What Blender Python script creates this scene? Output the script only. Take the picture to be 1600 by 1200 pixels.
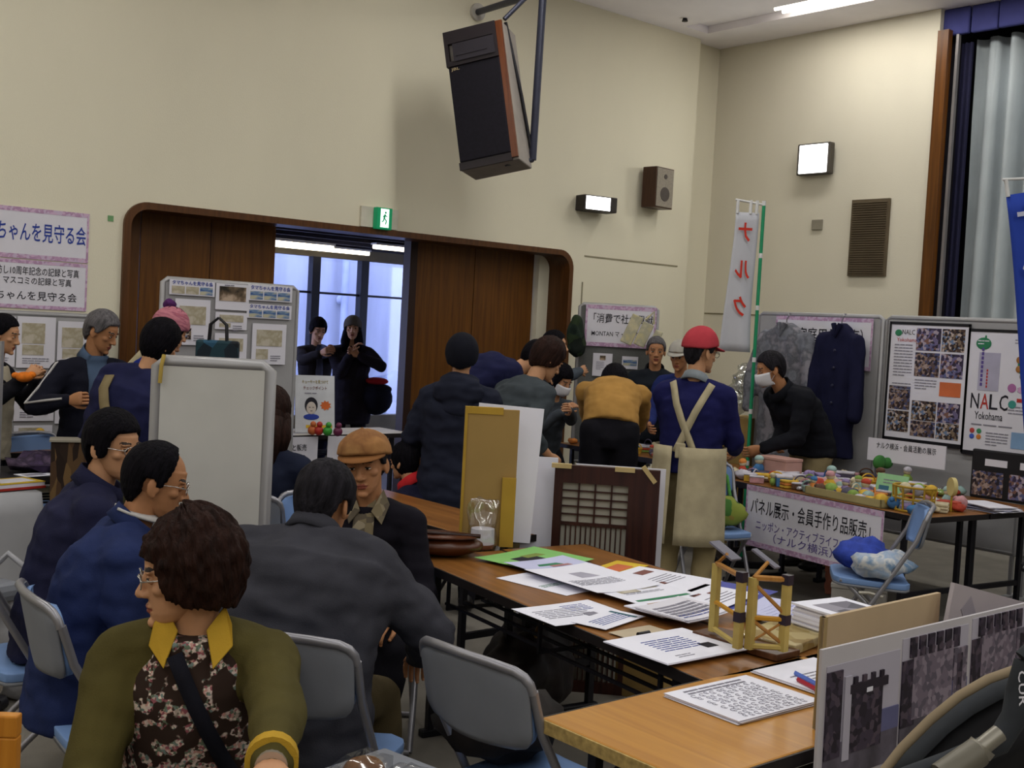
import bpy, bmesh, math, random
import numpy as np
from mathutils import Vector as V, Matrix, noise
for o in list(bpy.data.objects): bpy.data.objects.remove(o)
SC=bpy.context.scene; COL=SC.collection
rad=math.radians
# ------------------------------------------------ camera, world, lights, exposure
FPX=1838.; ROLL=.054; PITCH=math.atan(88/FPX); YAW=rad(49.5); EYE=1.65
cf=V((math.cos(YAW)*math.cos(PITCH),math.sin(YAW)*math.cos(PITCH),-math.sin(PITCH)))
_r=V((math.sin(YAW),-math.cos(YAW),0)); _u=_r.cross(cf)
cx=_r*math.cos(ROLL)+_u*math.sin(ROLL); cy=-_r*math.sin(ROLL)+_u*math.cos(ROLL)
cam=bpy.data.cameras.new('camera'); camo=bpy.data.objects.new('camera',cam); COL.objects.link(camo)
camo.matrix_world=Matrix(((cx.x,cy.x,-cf.x,0),(cx.y,cy.y,-cf.y,0),(cx.z,cy.z,-cf.z,EYE),(0,0,0,1)))
cam.sensor_width=36; cam.sensor_fit='HORIZONTAL'; cam.lens=36*FPX/1600; cam.clip_start=.05
SC.camera=camo
SC.view_settings.view_transform='Standard'; SC.view_settings.look='None'
SC.view_settings.gamma=1; SC.view_settings.use_curve_mapping=False
SC.view_settings.exposure=0.0
w=bpy.data.worlds.new('sky'); SC.world=w; w.use_nodes=True
bg=w.node_tree.nodes['Background']; bg.inputs[0].default_value=(.5,.58,1.0,1); bg.inputs[1].default_value=7.5
LAMPW=25
def area(name,loc,sx,sy,watt,col,rot=(0,0,0)):
    l=bpy.data.lights.new(name,'AREA'); l.shape='RECTANGLE'; l.size=sx; l.size_y=sy; l.energy=watt; l.color=col
    o=bpy.data.objects.new(name,l); o.location=loc; o.rotation_euler=rot; COL.objects.link(o); return o
CEIL=4.7
SLOTS=[8.95,5.6,2.2,-1.2,-4.6]
for xs in SLOTS:                      # rows of recessed fluorescent tubes in the ceiling slots
    for y0 in (5.95,3.4,.9,-1.6,-4.1,-6.6):
        area('fluorescent_light',(xs,y0,CEIL+.005),.24,1.9,LAMPW*(.78 if xs>8 else 1),(1.,.99,.95))
def at(px,py,d):                      # a point seen at photo pixel px,py at distance d ahead
    return V((0,0,EYE))+(cf+cx*((px-800)/FPX)-cy*((py-600)/FPX))*d
def on(px,py,z=0.):                   # the point of a level surface
    d=cf+cx*((px-800)/FPX)-cy*((py-600)/FPX); return V((0,0,EYE))+d*((z-EYE)/d.z)
# ------------------------------------------------ materials
def lin(c):
    if isinstance(c,str): c=[int(c[i:i+2],16)/255 for i in (0,2,4)]
    return tuple((x/12.92 if x<=.04045 else ((x+.055)/1.055)**2.4) for x in c)
MC={}
def mat(name,col,rough=.6,var=.12,scale=6.,metal=0.,bump=0.,bscale=80.,emit=0.,spec=.3,stretch=(1,1,1)):
    if name in MC: return MC[name]
    m=bpy.data.materials.new(name); m.use_nodes=True; MC[name]=m
    nt=m.node_tree; N=nt.nodes; L=nt.links; b=N['Principled BSDF']
    c=lin(col); b.inputs['Roughness'].default_value=rough; b.inputs['Metallic'].default_value=metal
    b.inputs['Specular IOR Level'].default_value=spec
    tc=N.new('ShaderNodeTexCoord'); mp=N.new('ShaderNodeMapping'); mp.inputs['Scale'].default_value=stretch
    L.new(tc.outputs['Object'],mp.inputs['Vector'])
    nz=N.new('ShaderNodeTexNoise'); nz.inputs['Scale'].default_value=scale; nz.inputs['Detail'].default_value=4
    L.new(mp.outputs[0],nz.inputs['Vector'])
    rp=N.new('ShaderNodeValToRGB'); rp.color_ramp.elements[0].position=.3; rp.color_ramp.elements[1].position=.7
    rp.color_ramp.elements[0].color=[x*(1-var) for x in c]+[1]; rp.color_ramp.elements[1].color=[min(1,x*(1+var)) for x in c]+[1]
    L.new(nz.outputs['Fac'],rp.inputs['Fac']); L.new(rp.outputs[0],b.inputs['Base Color'])
    if bump:
        n2=N.new('ShaderNodeTexNoise'); n2.inputs['Scale'].default_value=bscale; L.new(mp.outputs[0],n2.inputs['Vector'])
        bp=N.new('ShaderNodeBump'); bp.inputs['Strength'].default_value=bump; bp.inputs['Distance'].default_value=.01
        L.new(n2.outputs['Fac'],bp.inputs['Height']); L.new(bp.outputs[0],b.inputs['Normal'])
    if emit:
        b.inputs['Emission Color'].default_value=list(c)+[1]; b.inputs['Emission Strength'].default_value=emit
    return m
def wood(name,c1,c2,axis=1,scale=1.,rough=.35):
    if name in MC: return MC[name]
    m=mat(name,c1,rough); nt=m.node_tree; N=nt.nodes; L=nt.links; b=N['Principled BSDF']
    tc=N.new('ShaderNodeTexCoord'); mp=N.new('ShaderNodeMapping'); s=[14*scale]*3; s[axis]=.7*scale; mp.inputs['Scale'].default_value=s
    L.new(tc.outputs['Object'],mp.inputs['Vector'])
    nz=N.new('ShaderNodeTexNoise'); nz.inputs['Scale'].default_value=3; nz.inputs['Detail'].default_value=6; nz.inputs['Distortion'].default_value=.6
    L.new(mp.outputs[0],nz.inputs['Vector'])
    rp=N.new('ShaderNodeValToRGB'); rp.color_ramp.elements[0].position=.35; rp.color_ramp.elements[1].position=.68
    rp.color_ramp.elements[0].color=list(lin(c1))+[1]; rp.color_ramp.elements[1].color=list(lin(c2))+[1]
    L.new(nz.outputs['Fac'],rp.inputs['Fac']); L.new(rp.outputs[0],b.inputs['Base Color'])
    return m
def multi(name,cols,scale=12.,rough=.6,kind='VORONOI',stretch=(1,1,1)):
    """patches of several flat colours: prints, photographs, patterned cloth"""
    if name in MC: return MC[name]
    m=bpy.data.materials.new(name); m.use_nodes=True; MC[name]=m; nt=m.node_tree; N=nt.nodes; L=nt.links; b=N['Principled BSDF']
    b.inputs['Roughness'].default_value=rough; b.inputs['Specular IOR Level'].default_value=.25
    tc=N.new('ShaderNodeTexCoord'); mp=N.new('ShaderNodeMapping'); mp.inputs['Scale'].default_value=stretch
    L.new(tc.outputs['Object'],mp.inputs['Vector'])
    if kind=='VORONOI':
        t=N.new('ShaderNodeTexVoronoi'); t.inputs['Scale'].default_value=scale; L.new(mp.outputs[0],t.inputs['Vector'])
        sp=N.new('ShaderNodeSeparateColor'); L.new(t.outputs['Color'],sp.inputs[0]); fac=sp.outputs[0]
    else:
        t=N.new('ShaderNodeTexNoise'); t.inputs['Scale'].default_value=scale; t.inputs['Detail'].default_value=5; L.new(mp.outputs[0],t.inputs['Vector'])
        mr=N.new('ShaderNodeMapRange'); mr.inputs[1].default_value=.3; mr.inputs[2].default_value=.7; L.new(t.outputs['Fac'],mr.inputs[0]); fac=mr.outputs[0]
    rp=N.new('ShaderNodeValToRGB'); rp.color_ramp.interpolation='CONSTANT' if kind=='VORONOI' else 'LINEAR'
    e=rp.color_ramp.elements
    while len(e)<len(cols): e.new(.5)
    for i,c in enumerate(cols): e[i].position=i/len(cols); e[i].color=list(lin(c))+[1]
    L.new(fac,rp.inputs['Fac']); L.new(rp.outputs[0],b.inputs['Base Color']); return m
def clear(name,tint=(1,1,1),gl=.12,rough=.05):
    if name in MC: return MC[name]
    m=bpy.data.materials.new(name); m.use_nodes=True; MC[name]=m; nt=m.node_tree; N=nt.nodes; L=nt.links
    N.remove(N['Principled BSDF']); o=N['Material Output']
    a=N.new('ShaderNodeBsdfTransparent'); a.inputs[0].default_value=list(tint)+[1]
    g=N.new('ShaderNodeBsdfGlossy'); g.inputs['Roughness'].default_value=rough
    x=N.new('ShaderNodeMixShader'); x.inputs[0].default_value=gl
    L.new(a.outputs[0],x.inputs[1]); L.new(g.outputs[0],x.inputs[2]); L.new(x.outputs[0],o.inputs[0]); return m
# ------------------------------------------------ mesh builder
class MB:
    def __init__(s): s.v=[]; s.f=[]; s.m=[]
    def add(s,vs,fs,m=0):
        k=len(s.v); s.v+= [V(p) for p in vs]; s.f+=[tuple(i+k for i in f) for f in fs]; s.m+=[m]*len(fs); return s
    def box(s,c,d,R=None,m=0):
        c=V(c); q=[V((x*d[0]/2,y*d[1]/2,z*d[2]/2)) for x in(-1,1) for y in(-1,1) for z in(-1,1)]
        if R is not None: q=[R@p for p in q]
        return s.add([c+p for p in q],[(0,1,3,2),(4,6,7,5),(0,4,5,1),(2,3,7,6),(0,2,6,4),(1,5,7,3)],m)
    def bb(s,a,b,m=0): return s.box([(a[i]+b[i])/2 for i in range(3)],[abs(b[i]-a[i]) for i in range(3)],None,m)
    def loft(s,rings,m=0,cap=True):
        n=len(rings[0]); vs=[p for r in rings for p in r]; fs=[]
        for i in range(len(rings)-1):
            for j in range(n): fs.append((i*n+j,i*n+(j+1)%n,(i+1)*n+(j+1)%n,(i+1)*n+j))
        if cap: fs.append(tuple(range(n-1,-1,-1))); fs.append(tuple((len(rings)-1)*n+j for j in range(n)))
        return s.add(vs,fs,m)
    def tube(s,pts,r,n=10,m=0,closed=False,flat=1.):
        pts=[V(p) for p in pts]; rs=r if isinstance(r,(list,tuple)) else [r]*len(pts)
        rings=[]; pn=None; K=len(pts)
        for i,p in enumerate(pts):
            a=pts[(i-1)%K] if (closed or i>0) else p; b=pts[(i+1)%K] if (closed or i<K-1) else p
            t=(b-a).normalized()
            if pn is None:
                h=V((0,0,1)) if abs(t.z)<.9 else V((1,0,0)); pn=(h-t*h.dot(t)).normalized()
            else:
                pn=(pn-t*pn.dot(t)); pn=pn.normalized() if pn.length>1e-6 else V((1,0,0))
            bn=t.cross(pn); rings.append([p+(pn*math.cos(6.2832*j/n)+bn*math.sin(6.2832*j/n)*flat)*rs[i] for j in range(n)])
        if closed: rings.append(rings[0])
        return s.loft(rings,m,not closed)
    def limb(s,pts,rs,n=12,m=0):      # tube with round ends
        s.tube(pts,rs,n,m); s.ell(pts[0],(rs[0],)*3,m=m); s.ell(pts[-1],(rs[-1],)*3,m=m); return s
    def ell(s,c,r,R=None,n=14,k=9,m=0):
        c=V(c); vs=[];
        for i in range(k+1):
            a=math.pi*i/k
            for j in range(n):
                b=6.2832*j/n; p=V((r[0]*math.sin(a)*math.cos(b),r[1]*math.sin(a)*math.sin(b),r[2]*math.cos(a)))
                vs.append(c+(R@p if R is not None else p))
        fs=[(i*n+j,(i+1)*n+j,(i+1)*n+(j+1)%n,i*n+(j+1)%n) for i in range(k) for j in range(n)]
        return s.add(vs,fs,m)
    def prism(s,poly,z0,z1,m=0,fr=None):
        """poly in XZ (list of (x,z)) pushed along y from z0 to z1, or through fr(x,z,y)"""
        g=fr or (lambda x,z,y:V((x,y,z))); n=len(poly)
        vs=[g(x,z,z0) for x,z in poly]+[g(x,z,z1) for x,z in poly]
        fs=[tuple(range(n)),tuple(range(2*n-1,n-1,-1))]+[(j,j+n,(j+1)%n+n,(j+1)%n) for j in range(n)]
        return s.add(vs,fs,m)
    def mesh(s,name):
        me=bpy.data.meshes.new(name); me.from_pydata([tuple(p) for p in s.v],[],s.f); me.polygons.foreach_set('material_index',s.m)
        bm=bmesh.new(); bm.from_mesh(me); bmesh.ops.remove_doubles(bm,verts=bm.verts,dist=1e-6); bmesh.ops.recalc_face_normals(bm,faces=bm.faces); bm.to_mesh(me); bm.free()
        return me
    def build(s,name,mats,parent=None,smooth=False,bevel=0.,loc=None,rz=0.,M=None):
        me=s.mesh(name)
        for x in (mats if isinstance(mats,(list,tuple)) else [mats]): me.materials.append(x)
        return link(name,me,parent,smooth,bevel,loc,rz,M)
def link(name,me,parent=None,smooth=False,bevel=0.,loc=None,rz=0.,M=None):
    o=bpy.data.objects.new(name,me); COL.objects.link(o); o.parent=parent
    if M is not None: o.matrix_local=M
    else:
        if loc is not None: o.location=loc
        o.rotation_euler[2]=rz
    if smooth:
        me.polygons.foreach_set('use_smooth',[True]*len(me.polygons))
        if smooth!='all': me.set_sharp_from_angle(angle=rad(50))
    if bevel:
        b=o.modifiers.new('bevel','BEVEL'); b.width=bevel; b.segments=2; b.limit_method='ANGLE'
    return o
def tag(o,label,cat,group=None,kind=None):
    if label: o['label']=label
    if cat: o['category']=cat
    if group: o['group']=group
    if kind: o['kind']=kind
    return o
def thing(name,label,cat,loc=(0,0,0),rz=0.,group=None,M=None):
    o=bpy.data.objects.new(name,None); COL.objects.link(o); o.empty_display_size=.1
    if M is not None: o.matrix_world=M
    else: o.location=loc; o.rotation_euler=(0,0,rz)
    return tag(o,label,cat,group)
def struct(name,mb,mats,**k):
    o=mb.build(name,mats,**k); o['kind']='structure'; return o
def dup(root,loc,rz,label=None,group=None):
    r=root.copy(); COL.objects.link(r); r.location=loc; r.rotation_euler=(0,0,rz)
    if label: r['label']=label
    if group: r['group']=group
    for ch in list(root.children):
        c=ch.copy(); COL.objects.link(c); c.parent=r
        for g in ch.children:
            d=g.copy(); COL.objects.link(d); d.parent=c
    return r
def remesh(mb,voxel,it=2,fac=.5):
    me=mb.mesh('tmp'); o=bpy.data.objects.new('tmp',me); COL.objects.link(o)
    r=o.modifiers.new('r','REMESH'); r.mode='VOXEL'; r.voxel_size=voxel
    if it:
        q=o.modifiers.new('s','SMOOTH'); q.iterations=it; q.factor=fac
    dg=bpy.context.evaluated_depsgraph_get(); dg.update(); out=bpy.data.meshes.new_from_object(o.evaluated_get(dg))
    bpy.data.objects.remove(o); bpy.data.meshes.remove(me); return out
def wrinkle(me,amp,scale=(9,9,22),seed=0.):
    n=len(me.vertices); co=np.empty(n*3); me.vertices.foreach_get('co',co); no=np.empty(n*3); me.vertex_normals.foreach_get('vector',no)
    co=co.reshape(-1,3); no=no.reshape(-1,3); o=V((seed*7.3,seed*3.1,seed))
    a=np.array([noise.noise(V((c[0]*scale[0],c[1]*scale[1],c[2]*scale[2]))+o)+.5*noise.noise(V((c[0]*scale[0]*2.3,c[1]*scale[1]*2.3,c[2]*scale[2]*1.7))-o) for c in co])
    a=np.where(a<0,-np.abs(a)**.7,a); co=co+no*(a*amp)[:,None]; me.vertices.foreach_set('co',co.ravel()); me.update()
def text(body,mt,parent,M,width=None,height=.05,bold=0.,align='CENTER',name='lettering',xs=1.):
    cu=bpy.data.curves.new(name,'FONT'); cu.body=body; cu.align_x=align; cu.align_y='CENTER'; cu.size=1; cu.offset=bold; cu.resolution_u=2
    o=bpy.data.objects.new('t',cu); COL.objects.link(o); dg=bpy.context.evaluated_depsgraph_get(); dg.update()
    me=bpy.data.meshes.new_from_object(o.evaluated_get(dg)); bpy.data.objects.remove(o)
    me.name=name; me.materials.clear(); me.materials.append(mt)
    n=len(me.vertices); co=np.empty(n*3); me.vertices.foreach_get('co',co); co=co.reshape(-1,3)
    sx=height*xs
    if width and n: sx=width/max(1e-6,co[:,0].max()-co[:,0].min())
    # flat in local XZ, readable from -Y
    new=np.stack([co[:,0]*sx,np.zeros(n),co[:,1]*height],1); me.vertices.foreach_set('co',new.ravel()); me.update()
    return link(name,me,parent,M=M)
T=Matrix.Translation
def Rz(a): return Matrix.Rotation(a,4,'Z')
def Rx(a): return Matrix.Rotation(a,4,'X')
def Ry(a): return Matrix.Rotation(a,4,'Y')
# ------------------------------------------------ the room
WY=8.15; RX=9.7
wallm=mat('wall_fabric','dcd6c1',.85,.035,1.2,bump=.12,bscale=140,stretch=(1,1,.5))
wallr=mat('wall_fabric_right','d8d2c1',.85,.035,1.2,bump=.12,bscale=140,stretch=(1,1,.5))
ceilm=mat('ceiling_board','f2eef4',.9,.03,3)
floorm=mat('carpet_tile','77726a',.9,.12,5,bump=.2,bscale=200)
panelw=wood('sliding_door_wood','54310a','6c420f',2,.8,.45)
framew=wood('door_frame_wood','4a2c12','5d3818',2,.8,.4)
dark=mat('black_steel','14131a',.45,.1,8)
DL,DR,DT=3.28,7.62,2.40
def rrect(x0,x1,z0,z1,r,n=8):
    p=[(x1,z0),(x1,z1-r)]+[(x1-r+r*math.cos(a),z1-r+r*math.sin(a)) for a in [math.pi/2*i/n for i in range(1,n+1)]]
    p+=[(x0+r-r*math.sin(a),z1-r+r*math.cos(a)) for a in [math.pi/2*i/n for i in range(0,n+1)]]
    p+=[(x0,z0)]; return p
q=rrect(DL,DR,0,DT,.17)
b=MB(); b.prism([(-7.,0),(DL,0)]+[(x,z) for x,z in reversed(q) if True][1:-1]+[(DR,0),(9.25,0),(9.25,CEIL),(-7.,CEIL)],WY,WY+.25)
struct('wall_back',b,wallm)
b=MB(); b.bb((9.25,WY+.12,0),(9.95,WY+.25,CEIL)); struct('wall_recess',b,wallm)
b=MB(); b.bb((RX,5.74,0),(RX+.2,WY+.12,CEIL)); struct('wall_right',b,wallr)
b=MB(); b.bb((RX+.9,-9,0),(RX+1.,5.74,CEIL)); struct('wall_stage',b,mat('stage_dark','23202a',.9))
b=MB(); b.bb((RX+.2,5.66,0),(RX+1,5.74,CEIL)); struct('wall_stage_end',b,MC['stage_dark'])
b=MB(); b.bb((-7.2,-9.2,0),(-7.,WY+.25,CEIL)); struct('wall_left',b,wallm)
b=MB(); b.bb((-7.2,-9.2,0),(RX+1,-9.,CEIL)); struct('wall_front',b,wallm)
b=MB(); b.bb((-7.2,-9.2,-.1),(RX+1,WY+.25,0)); struct('floor',b,floorm)
b=MB(); xs=[-7.2]
for x in sorted(SLOTS): xs+=[x-.17,x+.17]
xs.append(RX+1)
for i in range(0,len(xs),2): b.bb((xs[i],-9.2,CEIL),(xs[i+1],WY+.25,CEIL+.2))
for x in SLOTS: b.bb((x-.17,-9.2,CEIL+.07),(x+.17,WY+.25,CEIL+.2)); b.bb((x-.17,7.95,CEIL),(x+.17,WY+.25,CEIL+.07))
struct('ceiling',b,ceilm)
tubem=mat('lamp_tube','fff8ea',.5,0,emit=9)
n=0
for x in SLOTS:
    for y0 in (5.95,3.4):
        if x<8 and y0!=5.95: continue
        n+=1
        t=thing('ceiling_light','recessed fluorescent tube light in the ceiling slot '+('above the right wall' if x>8 and y0>5 else 'further along the right side' if x>8 else 'in the middle of the hall' if x>5 else 'over the near side of the hall' if x>2 else 'left of the near row' if x>-3 else 'at the far left of the hall'),'light',(x,y0,CEIL+.035),0,'ceiling lights')
        MB().bb((-.13,-1.05,.012),(.13,1.05,.035)).build('reflector',mat('lamp_white','dedede',.4),t)
        for k in (-.06,.06): MB().tube([(k,-1,-.01),(k,1,-.01)],.017,10).build('lamp_tube',tubem,t,True)
# stage opening: trim, curtain, valance
b=MB(); b.bb((RX-.02,5.64,0),(RX+.05,5.745,4.5)); struct('trim_1',b,wood('stage_trim','51300f','6c4116',2,.8))
MB().bb((RX+.06,5.585,0),(RX+.1,5.61,4.5)).build('trim_2',mat('steel_trim','8f8b8c',.4,metal=.4))['kind']='structure'
def drape(name,x,y0,y1,z0,z1,m,amp,waves,label,cat,seed=1):
    random.seed(seed); t=thing(name,label,cat,(x,(y0+y1)/2,z0)); N=waves*14; h=(y0-y1)/2
    ph=[random.uniform(.6,1.3) for _ in range(waves+1)]
    fr=[];bk=[]
    for k in range(7):
        z=(z1-z0)*k/6
        row=[]
        for i in range(N+1):
            u=i/N*waves; a=amp*ph[int(u)%len(ph)]*(1+.3*math.sin(k*.5))
            s=math.sin(u*6.2832+.35*math.sin(k*.7+u)); s=math.copysign(abs(s)**.6,s)
            row.append(V((s*a,h-(2*h)*i/N,z)))
        fr.append(row)
    b=MB(); vs=[];fs=[]
    for r in fr: vs+=r
    o=len(vs)
    for r in fr: vs+=[p+V((.02,0,0)) for p in r]
    w_=N+1
    for k in range(6):
        for i in range(N): a=k*w_+i; fs+=[(a,a+1,a+w_+1,a+w_),(o+a,o+a+w_,o+a+w_+1,o+a+1)]
    for i in range(N): fs+=[(i,o+i,o+i+1,i+1),(6*w_+i,6*w_+i+1,o+6*w_+i+1,o+6*w_+i)]
    b.add(vs,fs); b.build('curtain_cloth',m,t,'all'); return t
drape('stage_curtain',RX+.3,5.53,.6,.05,4.45,mat('curtain_grey','adb5ba',.85,.06,3,bump=.1,bscale=120),.06,24,'tall pale grey-green pleated stage curtain beyond the display panels','curtain')
drape('stage_side_curtain',RX+.16,5.6,5.5,.05,4.4,mat('curtain_navy','1d1d38',.9),.012,2,'narrow navy blue side curtain behind the wooden stage trim','curtain',2)
b=MB()
t=thing('stage_valance','dark navy pleated valance above the stage curtain','curtain',(RX+.08,3.,4.46))
for i in range(21): b.box((.0+.012*(i%2),2.62-i*.26,.12),(.05,.25,.24))
b.build('valance_cloth',mat('valance_navy','3b3e78',.8,.12),t,bevel=.015)
# door opening: frame, sliding panels
q2=rrect(DL+.05,DR-.05,0,DT-.05,.13)
b=MB(); k=len(q)
o_=[V((x,WY-.03,z)) for x,z in q]+[V((x,WY+.26,z)) for x,z in q]; i_=[V((x,WY-.03,z)) for x,z in q2]+[V((x,WY+.26,z)) for x,z in q2]
fs=[]
for j in range(k-1): fs+=[(j,j+1,2*k+j+1,2*k+j),(j,k+j,k+j+1,j+1),(2*k+j,2*k+j+1,3*k+j+1,3*k+j),(k+j,3*k+j,3*k+j+1,k+j+1)]
b.add(o_+i_,fs); b.build('trim_3',framew,smooth=True)['kind']='structure'
def slab(name,x0,x1,y,label,m=panelw):
    t=thing(name,label,'door',((x0+x1)/2,y,0)); t['kind']='structure'; h=(x1-x0)/2
    b=MB(); nb=max(1,round((x1-x0)/.62))
    for i in range(nb): b.bb((-h+2*h*i/nb+.003,-.025,.01),(-h+2*h*(i+1)/nb-.003,.025,2.6))
    b.build('door_leaf',m,t,bevel=.004); return t
d1=slab('door_1',DL-.3,4.66,WY+.33,'left brown sliding wood door behind the photo board')
d2=slab('door_2',5.98,7.42,WY+.33,'right brown sliding wood door behind the woman in the dark beanie')
MB().bb((-.66,-.045,0),(-.735,.06,2.6)).build('door_stile',mat('door_edge','2a1710',.5),d2)
b=MB(); b.bb((7.44,WY+.255,0),(8.1,WY+.4,2.6)); struct('wall_jamb',b,wallm)
b=MB(); b.bb((3.0,WY+.25,2.42),(8.0,WY+.45,2.9)); struct('wall_header',b,mat('header_dark','221820',.7))
# corridor and courtyard beyond the doorway
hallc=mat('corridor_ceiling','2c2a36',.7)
b=MB(); b.bb((2.5,WY+.25,-.1),(11.5,11.45,0)); struct('floor_corridor',b,mat('corridor_floor','6a6354',.5))
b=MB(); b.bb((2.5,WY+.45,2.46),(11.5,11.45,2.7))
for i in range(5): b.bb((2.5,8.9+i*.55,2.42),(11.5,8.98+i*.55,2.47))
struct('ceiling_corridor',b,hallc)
b=MB(); b.bb((2.5,WY+.25,0),(2.6,11.45,2.7)); b.bb((11.4,WY+.25,0),(11.5,11.45,2.7)); struct('wall_corridor',b,wallm)
b=MB(); b.bb((2.5,11.4,0),(11.5,11.52,.55)); b.bb((2.5,11.4,2.32),(11.5,11.52,2.7)); struct('wall_sill',b,mat('sill_board','6f6650',.7))
for i,(x0,x1) in enumerate([(5.5,6.78),(6.84,7.42),(7.48,8.35),(8.41,9.6)]):
    wd=thing('window_%d'%(i+1),'tall corridor glass pane '+['left of the standing pair','behind the man with the dark bowl haircut','to the right of the woman with the shoulder bag','at the far right end'][i],'window',((x0+x1)/2,11.46,.55)); wd['kind']='structure'; h=(x1-x0)/2
    MB().bb((-h,-.004,0),(h,.004,1.77)).build('pane',clear('window_glass',(.9,.93,1.),.06),wd)
    b=MB(); b.bb((-h-.03,-.05,0),(-h+.02,.05,1.77)); b.bb((h-.02,-.05,0),(h+.03,.05,1.77)); b.bb((-h,-.012,1.36),(h,.012,1.385))
    b.build('window_frame',dark,wd)
b=MB(); b.bb((0,11.5,-.2),(16,16,-.05)); struct('ground_courtyard',b,mat('gravel','777a80',.9,.3,9))
b=MB(); b.bb((3,13.8,-.1),(14,14.1,6)); b.bb((10.6,11.6,-.1),(10.9,14,6)); struct('wall_courtyard',b,mat('concrete','b4b6bd',.9,.16,1.3,stretch=(3,1,.5)))
def rock(name,label,c,r,sd):
    b=MB(); b.ell((0,0,r[2]*.6),r,n=24,k=14); me=b.mesh(name); wrinkle(me,.13*r[0],(3/r[0],3/r[1],3/r[2]),sd); me.materials.append(mat('rock','6e7480',.9,.3,6)); tag(link(name,me,loc=c,smooth='all'),label,'rock')
rock('garden_rock','large rounded grey boulder in the courtyard beyond the corridor glass',(8.95,12.9,-.05),(.6,.5,.62),1)
rock('garden_rock','low pale stone lying before the courtyard boulder',(8.45,12.2,-.05),(.35,.3,.42),2)
rock('garden_rock','flat grey stone half hidden by the bag of the corridor woman',(8.0,12.6,-.05),(.4,.35,.35),3)
dp=MB(); dp.tube([(8.62,13.68,-.05),(8.62,13.68,5)],.05); dp.tube([(8.62,13.68,1.9),(8.62,13.78,1.9)],.07); tag(dp.build('drain_pipe',mat('pipe_pale','aeb4c4',.5),smooth=True),'pale vertical drain pipe on the courtyard concrete wall','pipe')
hl=mat('corridor_lamp','fff3dc',.5,0,emit=4)
for i,(x0,x1,y) in enumerate([(5.6,7.28,11.1),(5.3,6.6,10.75),(6.58,7.05,9.95)]):
    t=thing('corridor_light','slim lit tube lamp on the corridor ceiling '+['nearest the glass on the left','in front of the first tube','right of the mullion'][i],'light',((x0+x1)/2,y,2.415),0,'corridor tube lamps')
    MB().bb((-(x1-x0)/2,-.05,-.01),((x1-x0)/2,.05,.01)).build('lamp_housing',mat('lamp_white','dedede',.4),t)
    MB().tube([(-(x1-x0)/2,0,-.03),((x1-x0)/2,0,-.03)],.022).build('lamp_tube',hl,t,True)
# service hatch lines on the back wall
b=MB(); b.bb((7.78,WY-.004,2.36),(9.1,WY,2.375)); b.bb((7.765,WY-.004,1.9),(7.78,WY,2.12)); struct('trim_4',b,mat('seam','8d866f',.8))
b=MB(); b.bb((RX-.004,7.3,1.905),(RX,8.26,1.92)); struct('trim_5',b,mat('seam2','7d765f',.8))
# ------------------------------------------------ wall fittings
t=thing('hanging_loudspeaker','large black loudspeaker hung at a tilt on a steel pole from the ceiling','loudspeaker')
c0=at(752,150,9.1)
fx=(at(775,30,9.)-at(685,50,9.15)); fx.z=0; fx.normalize(); n_=V((fx.y,-fx.x,0))        # cabinet width and front normal
tilt=rad(12); upv=(V((0,0,1))*math.cos(tilt)+n_*-math.sin(tilt)*.35-fx*math.sin(tilt)).normalized(); fw=upv.cross(fx).normalized(); fw=fw if fw.dot(n_)>0 else -fw; fx2=fw.cross(upv)*-1
R=Matrix((fx2,-fw,upv)).transposed().to_4x4()
if R.to_3x3().determinant()<0: R=Matrix((-fx2,-fw,upv)).transposed().to_4x4()
t.matrix_world=T(c0)@R
W2,H2,D2=.24,.55,.34
blk=mat('speaker_cloth','15121c',.9,.2,40); cab=mat('speaker_cabinet','241d22',.5); orange=wood('speaker_edge','55290f','6f3a18',2,1)
b=MB(); b.bb((-W2,.0,-H2),(W2,D2,H2)); b.build('cabinet',mat('speaker_side','8d8680',.6),t,bevel=.01)
MB().bb((-W2+.01,-.03,-H2+.06),(W2-.05,0.0,.27)).build('grille',blk,t,bevel=.01)
MB().bb((W2-.05,-.025,-H2+.02),(W2,.0,H2)).build('wood_edge',orange,t)
MB().bb((-W2,-.02,-H2),(W2-.05,.0,-H2+.06)).build('base_strip',cab,t)
b=MB(); b.bb((-W2,-.04,.45),(W2-.05,0,H2)); b.bb((-W2,-.04,.27),(W2-.05,0,.31)); b.bb((-W2,-.04,.31),(-W2+.03,0,.45)); b.bb((W2-.08,-.04,.31),(W2-.05,0,.45)); b.build('horn_frame',cab,t)
b=MB(); b.loft([[V((sx*a,y,.37+sz*h)) for sx,sz in ((-1,-1),(1,-1),(1,1),(-1,1))] for a,h,y in ((.17,.07,-.05),(.1,.03,-.005),(.05,.015,.0))]); b.box((-.02,-.045,.345),(.26,.02,.012)); b.build('horn',mat('horn_black','2c2830',.5),t)
text('JBL',mat('badge','c9b48a',.4),t,T((-.17,-.034,.245)),width=.07,height=.03)
Mi=t.matrix_world.inverted()
def hp(px,py,d): return Mi@at(px,py,d)
pole=mat('pole_blue','2f3140',.45,metal=.3)
MB().tube([hp(852,-60,9.3),hp(848,0,9.3),hp(832,250,9.3)],.032,10).build('hanging_pole',pole,t,True)
MB().tube([hp(832,250,9.3),hp(790,256,9.1)],.02,8).build('lower_arm',pole,t,True)
MB().tube([hp(832,245,9.3),hp(815,150,9.25),hp(790,35,9.2)],.014,8).build('back_strut',dark,t,True)
MB().tube([hp(788,30,9.1),hp(818,0,9.15),hp(850,-35,9.3)],.018,8).build('upper_arm',pole,t,True)
MB().tube([Mi@V((6.33,WY-.01,4.35)),hp(820,-4,9.15)],.028,10).build('wall_brace',pole,t,True)
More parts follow.
